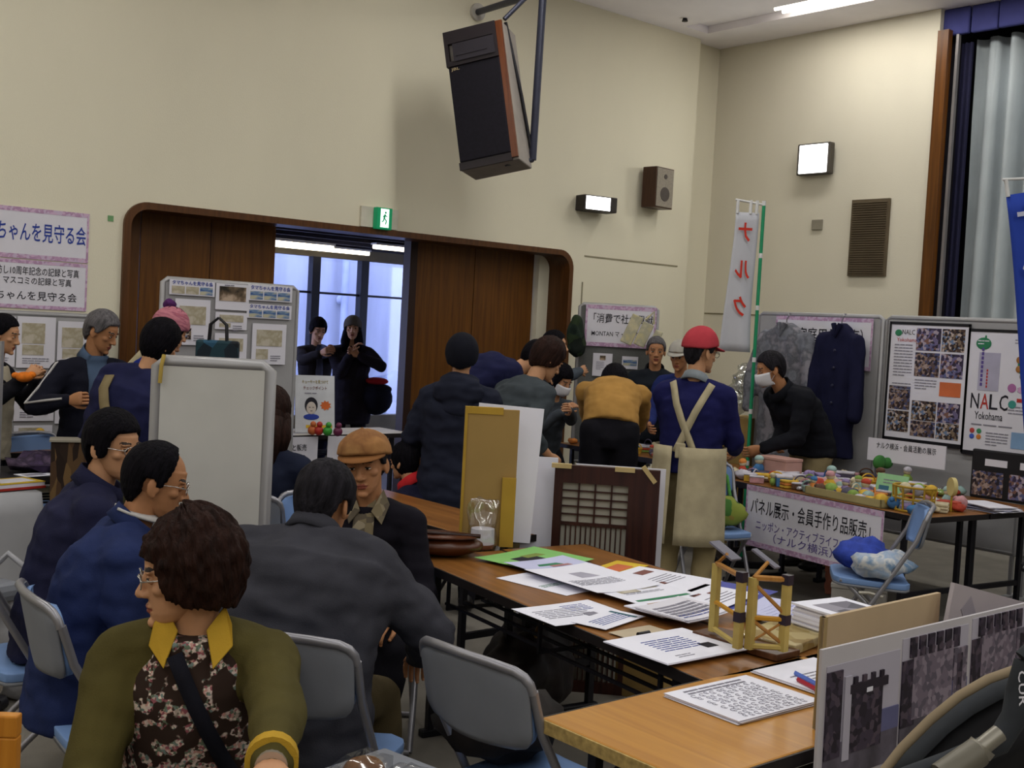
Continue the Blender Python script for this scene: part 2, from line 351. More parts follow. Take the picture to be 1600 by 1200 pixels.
b=MB(); b.tube([Mi@V((6.33,WY-.001,4.35)),Mi@V((6.33,WY-.03,4.35))],.075,16); b.build('wall_flange',mat('flange_white','b9b4ae',.5),t,True)
# small brown speaker
t=thing('wall_speaker','small brown box speaker with grey front fixed high on the back wall','loudspeaker',(8.62,WY-.1,3.1),rad(6))
t.scale=(.72,.72,.68)
wd=wood('speaker_wood','3b2418','4a2e1d',2,1)
MB().bb((-.2,-.13,-.29),(.2,.1,.29)).build('cabinet',wd,t,bevel=.006)
MB().bb((-.185,-.14,-.275),(.185,-.128,.275)).build('grille',mat('grille_grey','8a8276',.8,.15,60),t,bevel=.004)
b=MB(); b.tube([(0,-.146,-.09),(0,-.138,-.09)],[.1,.1],24); b.tube([(0,-.146,.16),(0,-.138,.16)],[.035,.035],16); b.build('driver_cone',mat('cone_dark','4b4440',.7),t,True)
MB().bb((-.04,.1,-.06),(.04,.2,.06)).build('wall_bracket',dark,t)
emw=mat('lamp_face','ffffff',.4,0,emit=3.2)
t=thing('wall_lamp','lit box lamp on the back wall left of the small speaker','lamp',(7.8,WY-.1,2.855),rad(-10))
t.scale=(.85,.9,.72)
MB().bb((-.22,-.09,-.1),(.22,.1,.1)).build('lamp_box',mat('lamp_box_dark','2e2927',.5),t,bevel=.01)
MB().bb((-.2,-.1,-.085),(.12,-.088,.085)).build('lamp_face',emw,t,bevel=.004)
t=thing('wall_lamp','bright square lit lamp with grey rim on the right wall','lamp',(RX-.07,6.93,3.44),rad(-90))
t.scale=(.86,.4,.92)
MB().bb((-.22,-.08,-.165),(.22,.1,.165)).build('lamp_box',mat('lamp_rim','4a453e',.5),t,bevel=.012)
MB().bb((-.19,-.1,-.15),(.19,-.078,.15)).build('lamp_face',emw,t,bevel=.012)
area('wall_lamp_glow',(RX-.25,6.93,3.44),.3,.25,5,(1,1,.95),(0,rad(90),0))
vt=thing('wall_vent','tall brown slatted vent panel on the right wall','vent',(RX-.01,6.31,2.67),rad(-90))
MB().bb((-.2,-.02,-.36),(.2,.01,.36)).build('frame',mat('vent_frame','5e5240',.6),vt)
b=MB(); [b.box((0,-.02,-.33+i*.022),(.36,.02,.006),Matrix.Rotation(rad(30),3,'X')) for i in range(31)]; b.build('slats',mat('vent_slat','574c3c',.6),vt)
MB().bb((-.06,-.015,-.05),(.06,.01,.05)).build('switch_plate',mat('plate_grey','8b8577',.5),loc=(RX-.005,6.9,2.81),rz=rad(-90),bevel=.005)
tag(bpy.data.objects['switch_plate'],'small square grey plate on the right wall beside the vent','plate')
t=thing('exit_sign','small green and white lit exit sign over the doorway','sign',(5.43,WY-.04,2.485))
MB().bb((-.19,.015,-.08),(.17,.04,.085)).build('back_plate',mat('plate_white','cfcabb',.6),t)
MB().bb((-.075,-.04,-.09),(.075,.015,.085)).build('sign_box',mat('exit_green','0c7a4e',.4,0,emit=.5),t,bevel=.004)
b=MB(); b.bb((-.04,-.043,-.075),(.04,-.039,.075)); b.build('lit_panel',mat('exit_white','dffff0',.4,0,emit=1.6),t)
b=MB(); b.ell((.005,-.045,.045),(.009,.003,.01)); b.tube([(0,-.045,.03),(-.008,-.045,-.002)],.008); b.tube([(-.006,-.045,-.002),(.014,-.045,-.02),(.008,-.045,-.05)],.005); b.tube([(-.008,-.045,0),(-.015,-.045,-.025),(-.03,-.045,-.03)],.005); b.tube([(0,-.045,.025),(.02,-.045,.012)],.004); b.tube([(-.002,-.045,.025),(-.02,-.045,.01)],.004); b.build('running_figure',MC['exit_green'],t,True)
sp=MB(); sp.tube([(8.55,7.75,CEIL-.03),(8.55,7.75,CEIL)],[.03,.02],12); tag(sp.build('ceiling_sensor',dark,smooth=True),'small dark round sensor on the ceiling by the lamp slot','sensor')
gt=MB().bb((-.02,-.004,-.02),(.02,0,.02)).build('green_tape',mat('tape_green','6f9a6a',.7),loc=(3.19,WY,2.26)); tag(gt,'tiny green tape mark on the wall left of the doorway','tape')
# ------------------------------------------------ people
SKIN=mat('skin','bb8b68',.55,.05,30,spec=.25); SKIN2=mat('skin_tan','a87652',.55,.05,30,spec=.25)
LIP=mat('lips','8a4a3c',.5,.05); EYEW=mat('eye_white','cfc5b8',.3,.02); IRIS=mat('iris','191311',.2,0); BROW=mat('eyebrow','2d2420',.8,.1)
def rot2(f,u):      # matrix whose Y is f and Z close to u
    f=f.normalized(); x=f.cross(u).normalized(); u=x.cross(f); return Matrix((x,f,u)).transposed()
def head_dir(az,el):    # point on the hair-carrying skull surface; az 0 = face, el from -90..90
    d=V((math.sin(az)*math.cos(el),math.cos(az)*math.cos(el),math.sin(el)))
    rz=.093 if d.z>0 else .128; ry=.098 if d.y<0 else .088
    k=1/math.sqrt((d.x/.0775)**2+(d.y/ry)**2+(d.z/rz)**2); return V((0,-.012,.028))+d*k,d
def hairshell(line,th,nz=.004,seed=0,N=(72,46),strand=1.,top=0.,name='hair'):
    """closed shell over the skull; line(az degrees 0..180) gives the lowest height covered"""
    vs=[];n,k=N
    for i in range(k+1):
        el=math.pi/2-math.pi*i/k
        for j in range(n):
            az=-math.pi+6.2832*j/n; p,d=head_dir(az,el); a=abs(math.degrees(az)); z0=line(a)
            s=(p.z-z0)/.012; s=max(0,min(1,s+.5)); s=s*s*(3-2*s)
            e=noise.noise(V((math.sin(az)*9,math.cos(az)*9,el*2.2*strand+seed*5)))*.7+noise.noise(V((math.sin(az)*24,math.cos(az)*24,el*3+seed)))*.45
            off=-.022*(1-s)+s*((th(a,p.z) if callable(th) else th)+nz*e+top*max(0,d.z)**2)
            vs.append(p+d*off)
    fs=[(i*n+j,i*n+(j+1)%n,(i+1)*n+(j+1)%n,(i+1)*n+j) for i in range(k) for j in range(n)]
    b=MB(); b.add(vs,fs); return b
def interp(*kv):
    def f(a):
        for (a0,v0),(a1,v1) in zip(kv,kv[1:]):
            if a<=a1: return v0+(v1-v0)*(a-a0)/(a1-a0)
        return kv[-1][1]
    return f
LINE_SHORT=interp((0,.068),(38,.062),(55,.028),(68,-.002),(84,-.008),(92,.016),(112,.012),(125,-.05),(150,-.082),(180,-.086))
LINE_BALD=interp((0,.105),(30,.1),(48,.07),(60,.03),(72,-.012),(84,-.012),(92,.012),(112,.01),(125,-.055),(150,-.085),(180,-.088))
LINE_BOB=interp((0,.05),(40,.045),(52,.0),(62,-.05),(80,-.09),(120,-.105),(180,-.11))
LINE_LONG=interp((0,.05),(40,.04),(50,-.02),(60,-.1),(90,-.2),(180,-.2))
LINE_CAP=interp((0,.045),(60,.035),(110,.015),(180,.005))
LINE_BEANIE=interp((0,.03),(60,.01),(110,-.02),(180,-.045))
def make_hand(b,w,d,n,curl=.5,m=0,left=False,sc=1.):
    """hand rooted at wrist w, pointing along d, palm facing n"""
    d=d.normalized(); n=(n-d*n.dot(d)).normalized(); s=d.cross(n)*(1 if left else -1)    # s points to the thumb
    P=lambda x,y,z:w+(s*x+d*y+n*z)*sc
    rings=[]
    for y,hw,ht in ((-.03,.024,.02),(0,.027,.019),(.03,.038,.016),(.065,.042,.0145),(.09,.04,.012)):
        rings.append([P(hw*math.cos(a),y,ht*math.sin(a)) for a in [6.2832*j/12 for j in range(12)]])
    b.loft(rings,m)
    for x,L,c in ((.03,.07,.9),(.0105,.079,1.),(-.0095,.073,1.05),(-.029,.056,1.15)):
        pts=[P(x,.078,0)];a=.12
        yy,zz=.088,.0
        for q in (.42,.32,.26):
            a+=curl*c*(.75 if q>.4 else .9); yy+=math.cos(a)*L*q; zz+=math.sin(a)*L*q; pts.append(P(x*(1+.1*q),yy,zz))
        b.limb(pts,[.0092*sc,.0085*sc,.0077*sc,.0062*sc],8,m)
    b.limb([P(.024,.02,.004),P(.045,.046,.013),P(.052,.074,.022+.01*curl),P(.05,.098,.03+.018*curl)],[.0125*sc,.0105*sc,.009*sc,.007*sc],8,m)
def ik(S,Tg,l1,l2,hint):
    v=Tg-S; L=v.length; L2=min(L,(l1+l2)*.995); v=v.normalized(); T_=S+v*L2
    a=(l1*l1+L2*L2-l2*l2)/(2*L2); h=math.sqrt(max(0,l1*l1-a*a)); hp=hint-v*hint.dot(v); hp=hp.normalized() if hp.length>1e-5 else V((0,1,0))
    return S+v*a+hp*h,T_
class Person: pass
def person(label,px,py,d,rel,coat,legs,hair=None,hairmat=None,seated=False,lean=0,side=0,hy=0,hpitch=0,htilt=0,s=None,group=None,
           LH=None,RH=None,lhint=(-.6,-.7,-.5),rhint=(.6,-.7,-.5),lcurl=.55,rcurl=.55,lpalm=None,rpalm=None,hem=-.1,bulk=1.,near=False,skin=SKIN,feet=None,
           shoes=None,collar=None,sleeve=0.,wr=.008,wide=1.,neck=0.,hipz=None,hand_skin=True,coatname='jacket',legname='trousers',skirt=0.):
    p=Person(); Hd=at(px,py,d) if d else V((px,py,0)); face=YAW+rad(rel); rz=face-math.pi/2; p.rz=rz
    def chain(s,hz):
        L=rad(lean); pts=[];pos=V((0,0,hz)); st=.02; t=0; out={0:(pos.copy(),0.)}
        while t<.56:
            a=L*(.45+1.0*min(t,.5)/.5); pos=pos+V((0,math.sin(a),math.cos(a)))*st*s; t+=st; out[round(t,2)]=(pos.copy(),a)
        return out
    def frame(ch,t):
        if t<0: c,a=ch[0]; return c+V((0,-.02*0,t))*p.s, (a*.3)
        t=round(round(t/.02)*.02,2); return ch[min(t,.56)]
    hr=Rz(rad(hy))@Rx(rad(-hpitch))@Ry(rad(htilt))
    SD=Matrix.Rotation(rad(side),3,'Y')
    def headc(s,hz):
        p.s=s; ch=chain(s,hz); N,a=frame(ch,.54); n=(V((0,math.sin(a),math.cos(a)))*.55+V((0,.1,.45))).normalized()
        N2=SD@(N-V((0,0,hz)))+V((0,0,hz)); n=SD@n
        return N2+n*(.085-neck)*s+hr.to_3x3()@V((0,.018,.078))*s, N2, ch
    if seated:
        s=s or .97; h0,_,_=headc(s,0); hz=Hd.z-h0.z
        if hipz: hz=hipz
    else:
        h1,_,_=headc(1.,.9); s1=Hd.z/h1.z; s=s or max(.82,min(1.06,s1)); h0,_,_=headc(s,0); hz=Hd.z-h0.z
    p.s=s; Hc,N,ch=headc(s,hz); p.hz=hz
    off=Rz(rz).to_3x3()@V((Hc.x,Hc.y,0)); root=V((Hd.x-off.x,Hd.y-off.y,0)); p.rootloc=root
    r=thing('person',label,'person',root,rz,group); p.o=r
    def sd(v): return SD@(v-V((0,0,hz)))+V((0,0,hz))
    p.HM=T(Hc)@hr@Matrix.Scale(s,4); hm=p.HM.to_3x3(); p.N=N
    X=SD@V((1,0,0))
    c46,a46=frame(ch,.46); c46=sd(c46); f46=SD@V((0,math.cos(a46),-math.sin(a46))); u46=SD@V((0,math.sin(a46),math.cos(a46)))
    SL=c46-X*.165*s*wide-u46*.028*s; SR=c46+X*.165*s*wide-u46*.028*s
    hipL=V((-.09*s,0,hz)); hipR=V((.09*s,0,hz))
    if feet is None:
        feet=[(-.12,.46,0),(.12,.44,0)] if seated else [(-.1,.0,0),(.1,.03,0)]
    ank=[V((f[0],f[1]-.05,f[2]+.075)) for f in feet]
    knL,aL=ik(hipL,ank[0],.43*s,.42*s,V((-.15,1,.25))); knR,aR=ik(hipR,ank[1],.43*s,.42*s,V((.15,1,.25)))
    p.ring=None
    def tgt(h,S,side_):
        if h is not None and len(h)==4: return Rz(-rz).to_3x3()@(at(*h[1:])-root)
        if h is None:
            if seated: return V((side_*.14,.36,hz+.12))
            return S+V((side_*.07,.03,-.54*s))
        return V(h)
    TL=tgt(LH,SL,-1); TR=tgt(RH,SR,1)
    elL,wL=ik(SL,TL,.285*s,.25*s,V(lhint)); elR,wR=ik(SR,TR,.285*s,.25*s,V(rhint)); p.wR=wR; p.wL=wL; p.elL=elL; p.elR=elR; p.SL=SL; p.SR=SR
    # --- body: one continuous surface
    b=MB(); vox=.0048 if near else .0065
    def ring(t,a_,b_,n=20,bo=0.):
        c,an=frame(ch,t); c=sd(c); f=SD@V((0,math.cos(an),-math.sin(an))); return [c+X*a_*s*wide*math.cos(q)+f*(b_*math.sin(q)+bo)*s for q in [6.2832*j/n for j in range(n)]]
    p.ring=ring
    b.loft([ring(t,a_,b_) for t,a_,b_ in ((-.06,.13,.09),(.06,.135,.09),(.2,.12,.085),(.34,.14,.095),(.42,.14,.085),(.48,.1,.07),(.53,.055,.055))])
    b.limb([N-u46*.03,Hc+hm@V((0,-.02,-.05))],[.056*s,.054*s])
    for S,e,w_ in ((SL,elL,wL),(SR,elR,wR)):
        b.limb([c46,S],[.05*s,.05*s]); b.limb([S,(S+e)/2,e],[.047*s,.042*s,.036*s]); b.limb([e,(e*.6+w_*.4),w_],[.036*s,.035*s,.025*s])
    for h_,k_,a_ in ((hipL,knL,ank[0]),(hipR,knR,ank[1])):
        b.limb([h_,(h_+k_)/2,k_],[.085*s,.07*s,.052*s]); b.limb([k_,k_*.65+a_*.35,a_],[.05*s,.05*s,.034*s]); b.limb([a_,a_+V((0,.1,-.04))],[.034,.028])
    hb=MB(); H=lambda x,y,z:V((x,y,z))
    hb.ell((0,-.012,.028),(.0735,.094,.087),n=24,k=16)
    rr=[]
    for z,y,hx,hyy in ((-.114,.055,.02,.02),(-.1,.042,.039,.041),(-.08,.03,.052,.056),(-.05,.018,.0615,.067),(-.02,.01,.0665,.0755),(.02,.004,.07,.083),(.05,0,.069,.084)):
        rr.append([V((hx*math.cos(q),y+hyy*math.sin(q),z)) for q in [6.2832*j/24 for j in range(24)]])
    hb.loft(rr); hb.ell((0,.076,-.105),(.022,.018,.014))
    hb.limb([H(0,.08,.016),H(0,.092,-.014),H(0,.102,-.033)],[.008,.0095,.0125]); 
    for x in (-1,1):
        hb.ell((x*.0125,.09,-.037),(.0095,.012,.008)); hb.ell((x*.03,.077,.021),(.025,.011,.008)); hb.ell((x*.039,.05,-.022),(.024,.025,.018))
        R_=(Rz(x*rad(22))@Ry(x*rad(-8))).to_3x3(); hb.ell((x*.079,-.012,-.012),(.009,.021,.033),R_); hb.ell((x*.074,.0,-.012),(.012,.012,.02)); hb.ell((x*.08,-.008,-.038),(.008,.011,.011))
    hb.ell((0,.083,-.064),(.024,.012,.0055)); hb.ell((0,.081,-.075),(.02,.012,.0065))
    hme=remesh(hb,.0038 if near else .005,4,.5)
    for v in hme.vertices:
        for x in (-1,1):
            dd=(v.co-V((x*.031,.083,.002))).length; v.co.y-=.0065*math.exp(-(dd/.013)**2)
            dd=(v.co-V((x*.08,.0,-.012))).length; v.co.x-=x*.004*math.exp(-(dd/.009)**2)
        if abs(v.co.x)<.026 and v.co.y>.06: v.co.y-=.003*math.exp(-((v.co.z+.0695)/.0025)**2)
    HV=[tuple(v.co) for v in hme.vertices]; HF=[tuple(q.vertices) for q in hme.polygons]; HMI=[]
    for q in hme.polygons:
        c=q.center; mi=0
        if c.y>.05:
            if abs(c.x)<.023 and -.081<c.z<-.059 and c.y>.07 and abs(c.x)<.024-abs(c.z+.07)*.9: mi=1
            x=abs(c.x); zb=.0245+.003*math.sin((x-.012)*70)
            if .012<x<.05 and abs(c.z-zb)<.0034: mi=4
        HMI.append(mi)
    bpy.data.meshes.remove(hme)
    bme=remesh(b,.011 if not near else .009,2)
    fb=MB(); fb.add([v.co.copy() for v in bme.vertices],[tuple(q.vertices) for q in bme.polygons]); bpy.data.meshes.remove(bme)
    HM=p.HM
    k0=len(fb.v); fb.v+=[HM@V(v) for v in HV]; fb.f+=[tuple(i+k0 for i in f) for f in HF]; fb.m+=HMI
    for x in (-1,1):      # eyeballs seated in the lids
        e=MB(); e.ell((x*.031,.0725,.002),(.0135,.0115,.0115),n=28,k=24); k0=len(fb.v); fb.v+=[HM@v for v in e.v]
        for f in e.f:
            c=sum((e.v[i] for i in f),V())/4; dx=abs(c.x-x*.031); z=c.z-.001
            mi=0
            if c.y>.075 and abs(z)<.0042-(dx/.012)**2*.0035: mi=3 if dx<.0052 else 2
            elif c.y>.075 and 0<z<.0062 and dx<.0115: mi=4
            fb.f.append(tuple(i+k0 for i in f)); fb.m.append(mi)
    for S,e,w_,cu,pn,lf in ((SL,elL,wL,lcurl,lpalm,True),(SR,elR,wR,rcurl,rpalm,False)):
        dd=(w_-e).normalized(); nn=V(pn) if pn else (V((1 if lf else -1,.15,0)) if not seated else V((0,0,-1)))
        if abs(nn.normalized().dot(dd))>.9: nn=V((0,1,.2))
        make_hand(fb,w_+dd*.015*s,dd,nn,cu,0,lf,s)
    p.body=fb.build('body',[skin,LIP,EYEW,IRIS,BROW],r,'all')
    # --- upper garment
    if coat:
        B=bulk; j=MB()
        prof=[(hem,.165,.125),(hem*.5,.168,.125),(.04,.165,.122),(.14,.16,.118),(.24,.163,.122),(.33,.172,.125),(.4,.178,.118),(.45,.165,.1),(.49,.12,.082),(.53,.075,.07)]
        R_=[]
        for t,a_,b_ in prof:
            k=B if t<.44 else (B+1)/2; bb_=skirt if t<0 else 0
            R_.append(ring(t,a_*k+bb_,b_*k+bb_))
        if hem>=0: R_=R_[2:]
        j.loft(R_)
        sl=.93-sleeve
        for S,e,w_,lf in ((SL,elL,wL,-1),(SR,elR,wR,1)):
            S2=S+X*lf*.012*s; kb=(B+.6)/1.6
            j.limb([c46+X*lf*.06*s,S2],[.075*s*kb,.073*s*kb]); j.limb([S2,S2*.5+e*.5,e],[.073*s*kb,.064*s*kb,.056*s*kb])
            we=e*(1-sl)+w_*sl
            if sleeve<.9: j.limb([e,e*.55+we*.45,we],[.056*s*kb,.052*s*kb,.043*s*kb])
        me=remesh(j,.0095 if near else .012,3)
        if wr: wrinkle(me,wr*s,(8,8,17),len(bpy.data.objects)*.37)
        me.materials.append(coat); p.coat=link(coatname,me,r,'all')
        if coat.name.startswith('two_'): pass
    # --- lower garment
    j=MB(); j.loft([ring(t,a_,b_) for t,a_,b_ in ((-.1,.12,.1),(-.03,.158,.115),(.05,.158,.112),(.12,.145,.105))])
    for h_,k_,a_ in ((hipL,knL,ank[0]),(hipR,knR,ank[1])):
        j.limb([h_,(h_+k_)/2,k_],[.105*s,.092*s,.073*s]); j.limb([k_,k_*.5+a_*.5,a_+V((0,0,.0))],[.072*s,.066*s,.058*s])
    me=remesh(j,.014,3); wrinkle(me,.006,(7,7,12),len(bpy.data.objects)*.21); me.materials.append(legs); link(legname,me,r,'all')
    sm=shoes or mat('shoe_black','191719',.4)
    for a_ in ank:
        j=MB(); j.ell(a_+V((0,.05,-.035)),(.046,.135,.04)); j.ell(a_+V((0,-.005,-.005)),(.045,.06,.055)); g=a_.z-.075; 
        for i,v in enumerate(j.v):
            if v.z<g: v.z=g
        j.build('shoe',sm,r,'all')
    if collar:
        cm,hgt,rad_=collar; cc,an=frame(ch,.5); cc=sd(cc); nn=(Hc-N).normalized(); f=(V((0,1,0))-nn*nn.y).normalized(); xx=f.cross(nn)
        ri=[];
        base=N-nn*.035*s
        for k,(hh,rr_) in enumerate(((0,rad_+.016),(hgt*.6,rad_+.004),(hgt,rad_),(hgt,rad_-.006),(hgt*.5,rad_-.01),(0,rad_-.01))):
            ri.append([base+nn*hh+(xx*math.sin(q)*1.06+f*math.cos(q)*1.08)*rr_*s+nn*(.022*-math.cos(q)) for q in [6.2832*i/28 for i in range(28)]])
        c_=MB(); ri.append(ri[0]); c_.loft(ri,0,False); me=c_.mesh('collar'); wrinkle(me,.003,(12,12,12),hgt*40); me.materials.append(cm); link('collar',me,r,'all')
    if hair:
        hb_=hair if isinstance(hair,MB) else hair(); o=hb_.build('hair',hairmat,r,'all',M=HM)
    return p
def on_head(p,name,mb,m,smooth='all',M=None): return mb.build(name,m,p.o,smooth,M=p.HM if M is None else p.HM@M)
def glasses(p,m,round_=False):
    b=MB()
    for x in (-1,1):
        pts=[]
        for i in range(16):
            a=6.2832*i/16; cx_=math.cos(a); sz=math.sin(a); k=1 if round_ else .72
            pts.append((x*.033+.024*cx_,.099-.004*abs(cx_),.0+.024*k*sz))
        b.tube(pts,.0016,6,closed=True); b.tube([(x*.057,.095,.004),(x*.08,.05,.006),(x*.081,-.005,-.0),(x*.078,-.02,-.018)],.0017,6)
    b.tube([(-.009,.1,.004),(0,.103,.007),(.009,.1,.004)],.0016,6); return on_head(p,'glasses',b,m)
def facemask(p):
    b=MB(); rows=[]
    for k in range(7):
        z=-.012-.095*k/6; row=[]
        for i in range(13):
            a=rad(-75+150*i/12); bul=.012*math.cos(a)*math.sin(math.pi*(k+.6)/7)
            y={0:.083}.get(k,.086)-.004*k*(k>3)
            row.append(V((math.sin(a)*(.079-.0028*k),math.cos(a)*.116+bul-.004*(k-1 if k>4 else 0)-.002,z)))
        rows.append(row)
    vs=[q for r_ in rows for q in r_]; o=len(vs); vs+=[q-V((q.x*.05,.004,0)) for r_ in rows for q in r_]; fs=[]
    for k in range(6):
        for i in range(12): a=k*13+i; fs+=[(a,a+1,a+14,a+13),(o+a,o+a+13,o+a+14,o+a+1)]
    for i in range(12): fs+=[(i,o+i,o+i+1,i+1),(78+i,79+i,o+79+i,o+78+i)]
    b.add(vs,fs); o_=on_head(p,'face_mask',b,mat('mask_white','d6d6dc',.8,.03)); 
    for x in (-1,1):
        l=MB(); l.tube([(x*.069,.03,-.02),(x*.082,-.01,.0),(x*.082,-.02,-.02),(x*.068,.03,-.075)],.0014,6); l.build('ear_loop',mat('mask_white','d6d6dc',.8,.03),o_,True)
def strap(p,pts,wd,m,name='strap',local=True,th=.004):
    """flat band through points (person space)"""
    b=MB(); pts=[V(q) for q in pts]; rings=[]
    for i,q in enumerate(pts):
        t=(pts[min(i+1,len(pts)-1)]-pts[max(i-1,0)]).normalized(); c=V((0,0,p.hz+.3)); out=q-c; out=(out-t*out.dot(t)).normalized(); sdv=t.cross(out)
        rings.append([q+sdv*wd/2+out*th,q-sdv*wd/2+out*th,q-sdv*wd/2-out*th,q+sdv*wd/2-out*th])
    b.loft(rings); return b.build(name,m,p.o,'all')
def surf(p,x,z,front=True,lift=.008):
    """point on the coat surface of p, straight through at local x,z (front or back)"""
    o=p.coat; hit=o.ray_cast(V((x,2 if front else -2,z)),V((0,-1 if front else 1,0)))
    if hit[0]: return hit[1]+hit[2]*lift
    return V((x,.12 if front else -.12,z))
# ------------------------------------------------ furniture
chf=mat('chair_tube','8e8d93',.35,.05,metal=.6); chs=mat('chair_shell_grey','777a82',.5,.05); chb=mat('chair_pad_blue','6f8dbd',.55,.08); chd=mat('chair_black','1b1a20',.6)
def folding_chair(label,loc,rz,group=None,pad=None,shell=None,tube=None):
    pad=pad or chb; shell=shell or chs; tube=tube or chf
    t=thing('folding_chair',label,'chair',loc,rz,group)
    for x in (-1,1):
        MB().tube([(x*.203,-.236,.77),(x*.205,-.2,.66),(x*.21,-.06,.42),(x*.215,.1,.16),(x*.215,.2,.012)],.0125,10).build('leg',tube,t,True)
        MB().tube([(x*.185,.17,.42),(x*.185,.12,.39),(x*.19,-.1,.18),(x*.19,-.24,.012)],.0115,10).build('leg',tube,t,True)
        MB().tube([(x*.2,-.05,.35),(x*.197,.02,.365),(x*.19,.07,.36)],.01,8).build('hinge_bracket',mat('chair_hinge','b9b4a8',.3,metal=.5),t,True)
    MB().tube([(-.215,.2,.012),(.215,.2,.012)],.0125,10).build('foot_bar',tube,t,True)
    MB().tube([(-.19,-.24,.012),(.19,-.24,.012)],.0115,10).build('foot_bar',tube,t,True)
    def pan(w0,w1,y0,y1,z0,z1,th,cv,r=.06):
        rings=[];K=16; ht=math.hypot(y1-y0,z1-z0)
        for i in range(K+1):
            u=i/K; hw=w0+(w1-w0)*u; e=min(1,min(u,1-u)*ht/r); hw-=r*(1-math.sqrt(max(0,1-(1-e)**2)))
            row=[]
            for j in range(9):
                q=-1+2*j/8; row.append(V((hw*q,y0+(y1-y0)*u+cv[0]*(1-q*q),z0+(z1-z0)*u+cv[1]*(1-q*q))))
            rings.append(row)
        nrm=V((0,-(z1-z0),(y1-y0))).normalized(); nrm=nrm if nrm.z>0 or abs(nrm.z)<.3 else -nrm
        if abs(nrm.z)<.6 and nrm.y<0: nrm=-nrm
        b=MB(); b.loft([r_+[q-nrm*th for q in reversed(r_)] for r_ in rings]); return b
    pan(.2,.2,.2,-.19,.435,.42,.03,(0,-.008)).build('seat_pad',pad,t,'all',bevel=.004)
    pan(.2,.2,.2,-.19,.404,.389,.012,(0,-.008)).build('seat_pan',shell,t,'all')
    pan(.19,.195,-.19,-.235,.61,.815,.018,(-.035,0)).build('back_pad',pad,t,'all')
    pan(.195,.203,-.211,-.256,.605,.825,.008,(-.035,0)).build('back_shell',shell,t,'all')
    MB().tube([(-.203,-.238,.765),(-.2,-.246,.788),(-.188,-.256,.806),(-.165,-.268,.818),(-.1,-.287,.826),(0,-.295,.828),(.1,-.287,.826),(.165,-.268,.818),(.188,-.256,.806),(.2,-.246,.788),(.203,-.238,.765)],.0125,10).build('back_tube',tube,t,True)
    return t
ttop=wood('table_top_wood','744a22','8f5e2c',1,.7,.32); tedge=mat('table_edge_dark','1c1718',.5); tlight=wood('table_top_light','a9732f','bb8538',0,.7,.32)
def meeting_table(label,corner,ang,L=1.8,D=.45,z=.7,top=None,group='folding meeting tables',cat='table',edge=None,shelf=True):
    """local: x along depth (0..D), y along length (0..L), origin on a corner"""
    t=thing('meeting_table',label,cat,corner,ang,group); top=top or ttop
    MB().bb((.006,.006,z-.03),(D-.006,L-.006,z)).build('table_top',top,t,bevel=.006)
    b=MB(); b.bb((0,0,z-.034),(.006,L,z-.002)); b.bb((D-.006,0,z-.034),(D,L,z-.002)); b.build('edge_band',tedge,t); b=MB(); b.bb((0,0,z-.034),(D,.006,z-.002)); b.bb((0,L-.006,z-.034),(D,L,z-.002)); b.build('end_band',edge or tedge,t)
    for y in (.16,L-.16):
        for x in (.05,D-.05): MB().bb((x-.014,y-.014,.03),(x+.014,y+.014,z-.03)).build('leg',dark,t)
        MB().bb((.01,y-.02,0),(D-.01,y+.02,.03)).build('foot',dark,t,bevel=.006)
        MB().bb((.05,y-.012,.2),(D-.05,y+.012,.23)).build('crossbar',dark,t)
    b=MB(); b.bb((.04,.2,z-.05),(.06,L-.2,z-.03)); b.bb((D-.06,.2,z-.05),(D-.04,L-.2,z-.03)); b.build('side_rail',dark,t)
    if shelf:
        b=MB()
        for i in range(4): b.bb((.07+i*(D-.2)/3,.2,z-.16),(.082+i*(D-.2)/3,L-.2,z-.15))
        for y in (.25,L/2,L-.25): b.bb((.05,y-.006,z-.17),(D-.05,y+.006,z-.158)); b.bb((.05,y-.006,z-.17),(.062,y+.006,z-.03)); b.bb((D-.09,y-.006,z-.17),(D-.078,y+.006,z-.03))
        b.build('shelf_rack',dark,t)
        MB().tube([(.06,.17,z-.06),(.06,.55,.14),(.06,.6,.11)],.009,8).build('brace',dark,t,True)
    return t
AB=-rad(8.2)
tB=meeting_table('long brown folding table holding the newsletters and the brown leather bag, nearest the seated men',(2.535,2.08,0),AB)
tC=meeting_table('brown folding table pushed behind the newsletter table, in front of the lattice panel',(2.535+.455*math.cos(AB),2.08+.455*math.sin(AB)+.02,0),AB)
tA=meeting_table('bare brown folding table beyond the cardboard sheets, by the man in the tan cap',(3.3,4.03,0),rad(-1))
tD=meeting_table('light brown folding table at the front with the stapled cartoon handouts and photo boards',(3.73,1.585,0),rad(90),D=.51,top=wood('table_top_light','8f6229','a87636',1,.7,.32),edge=mat('chipboard','a58c55',.8,.3,60))
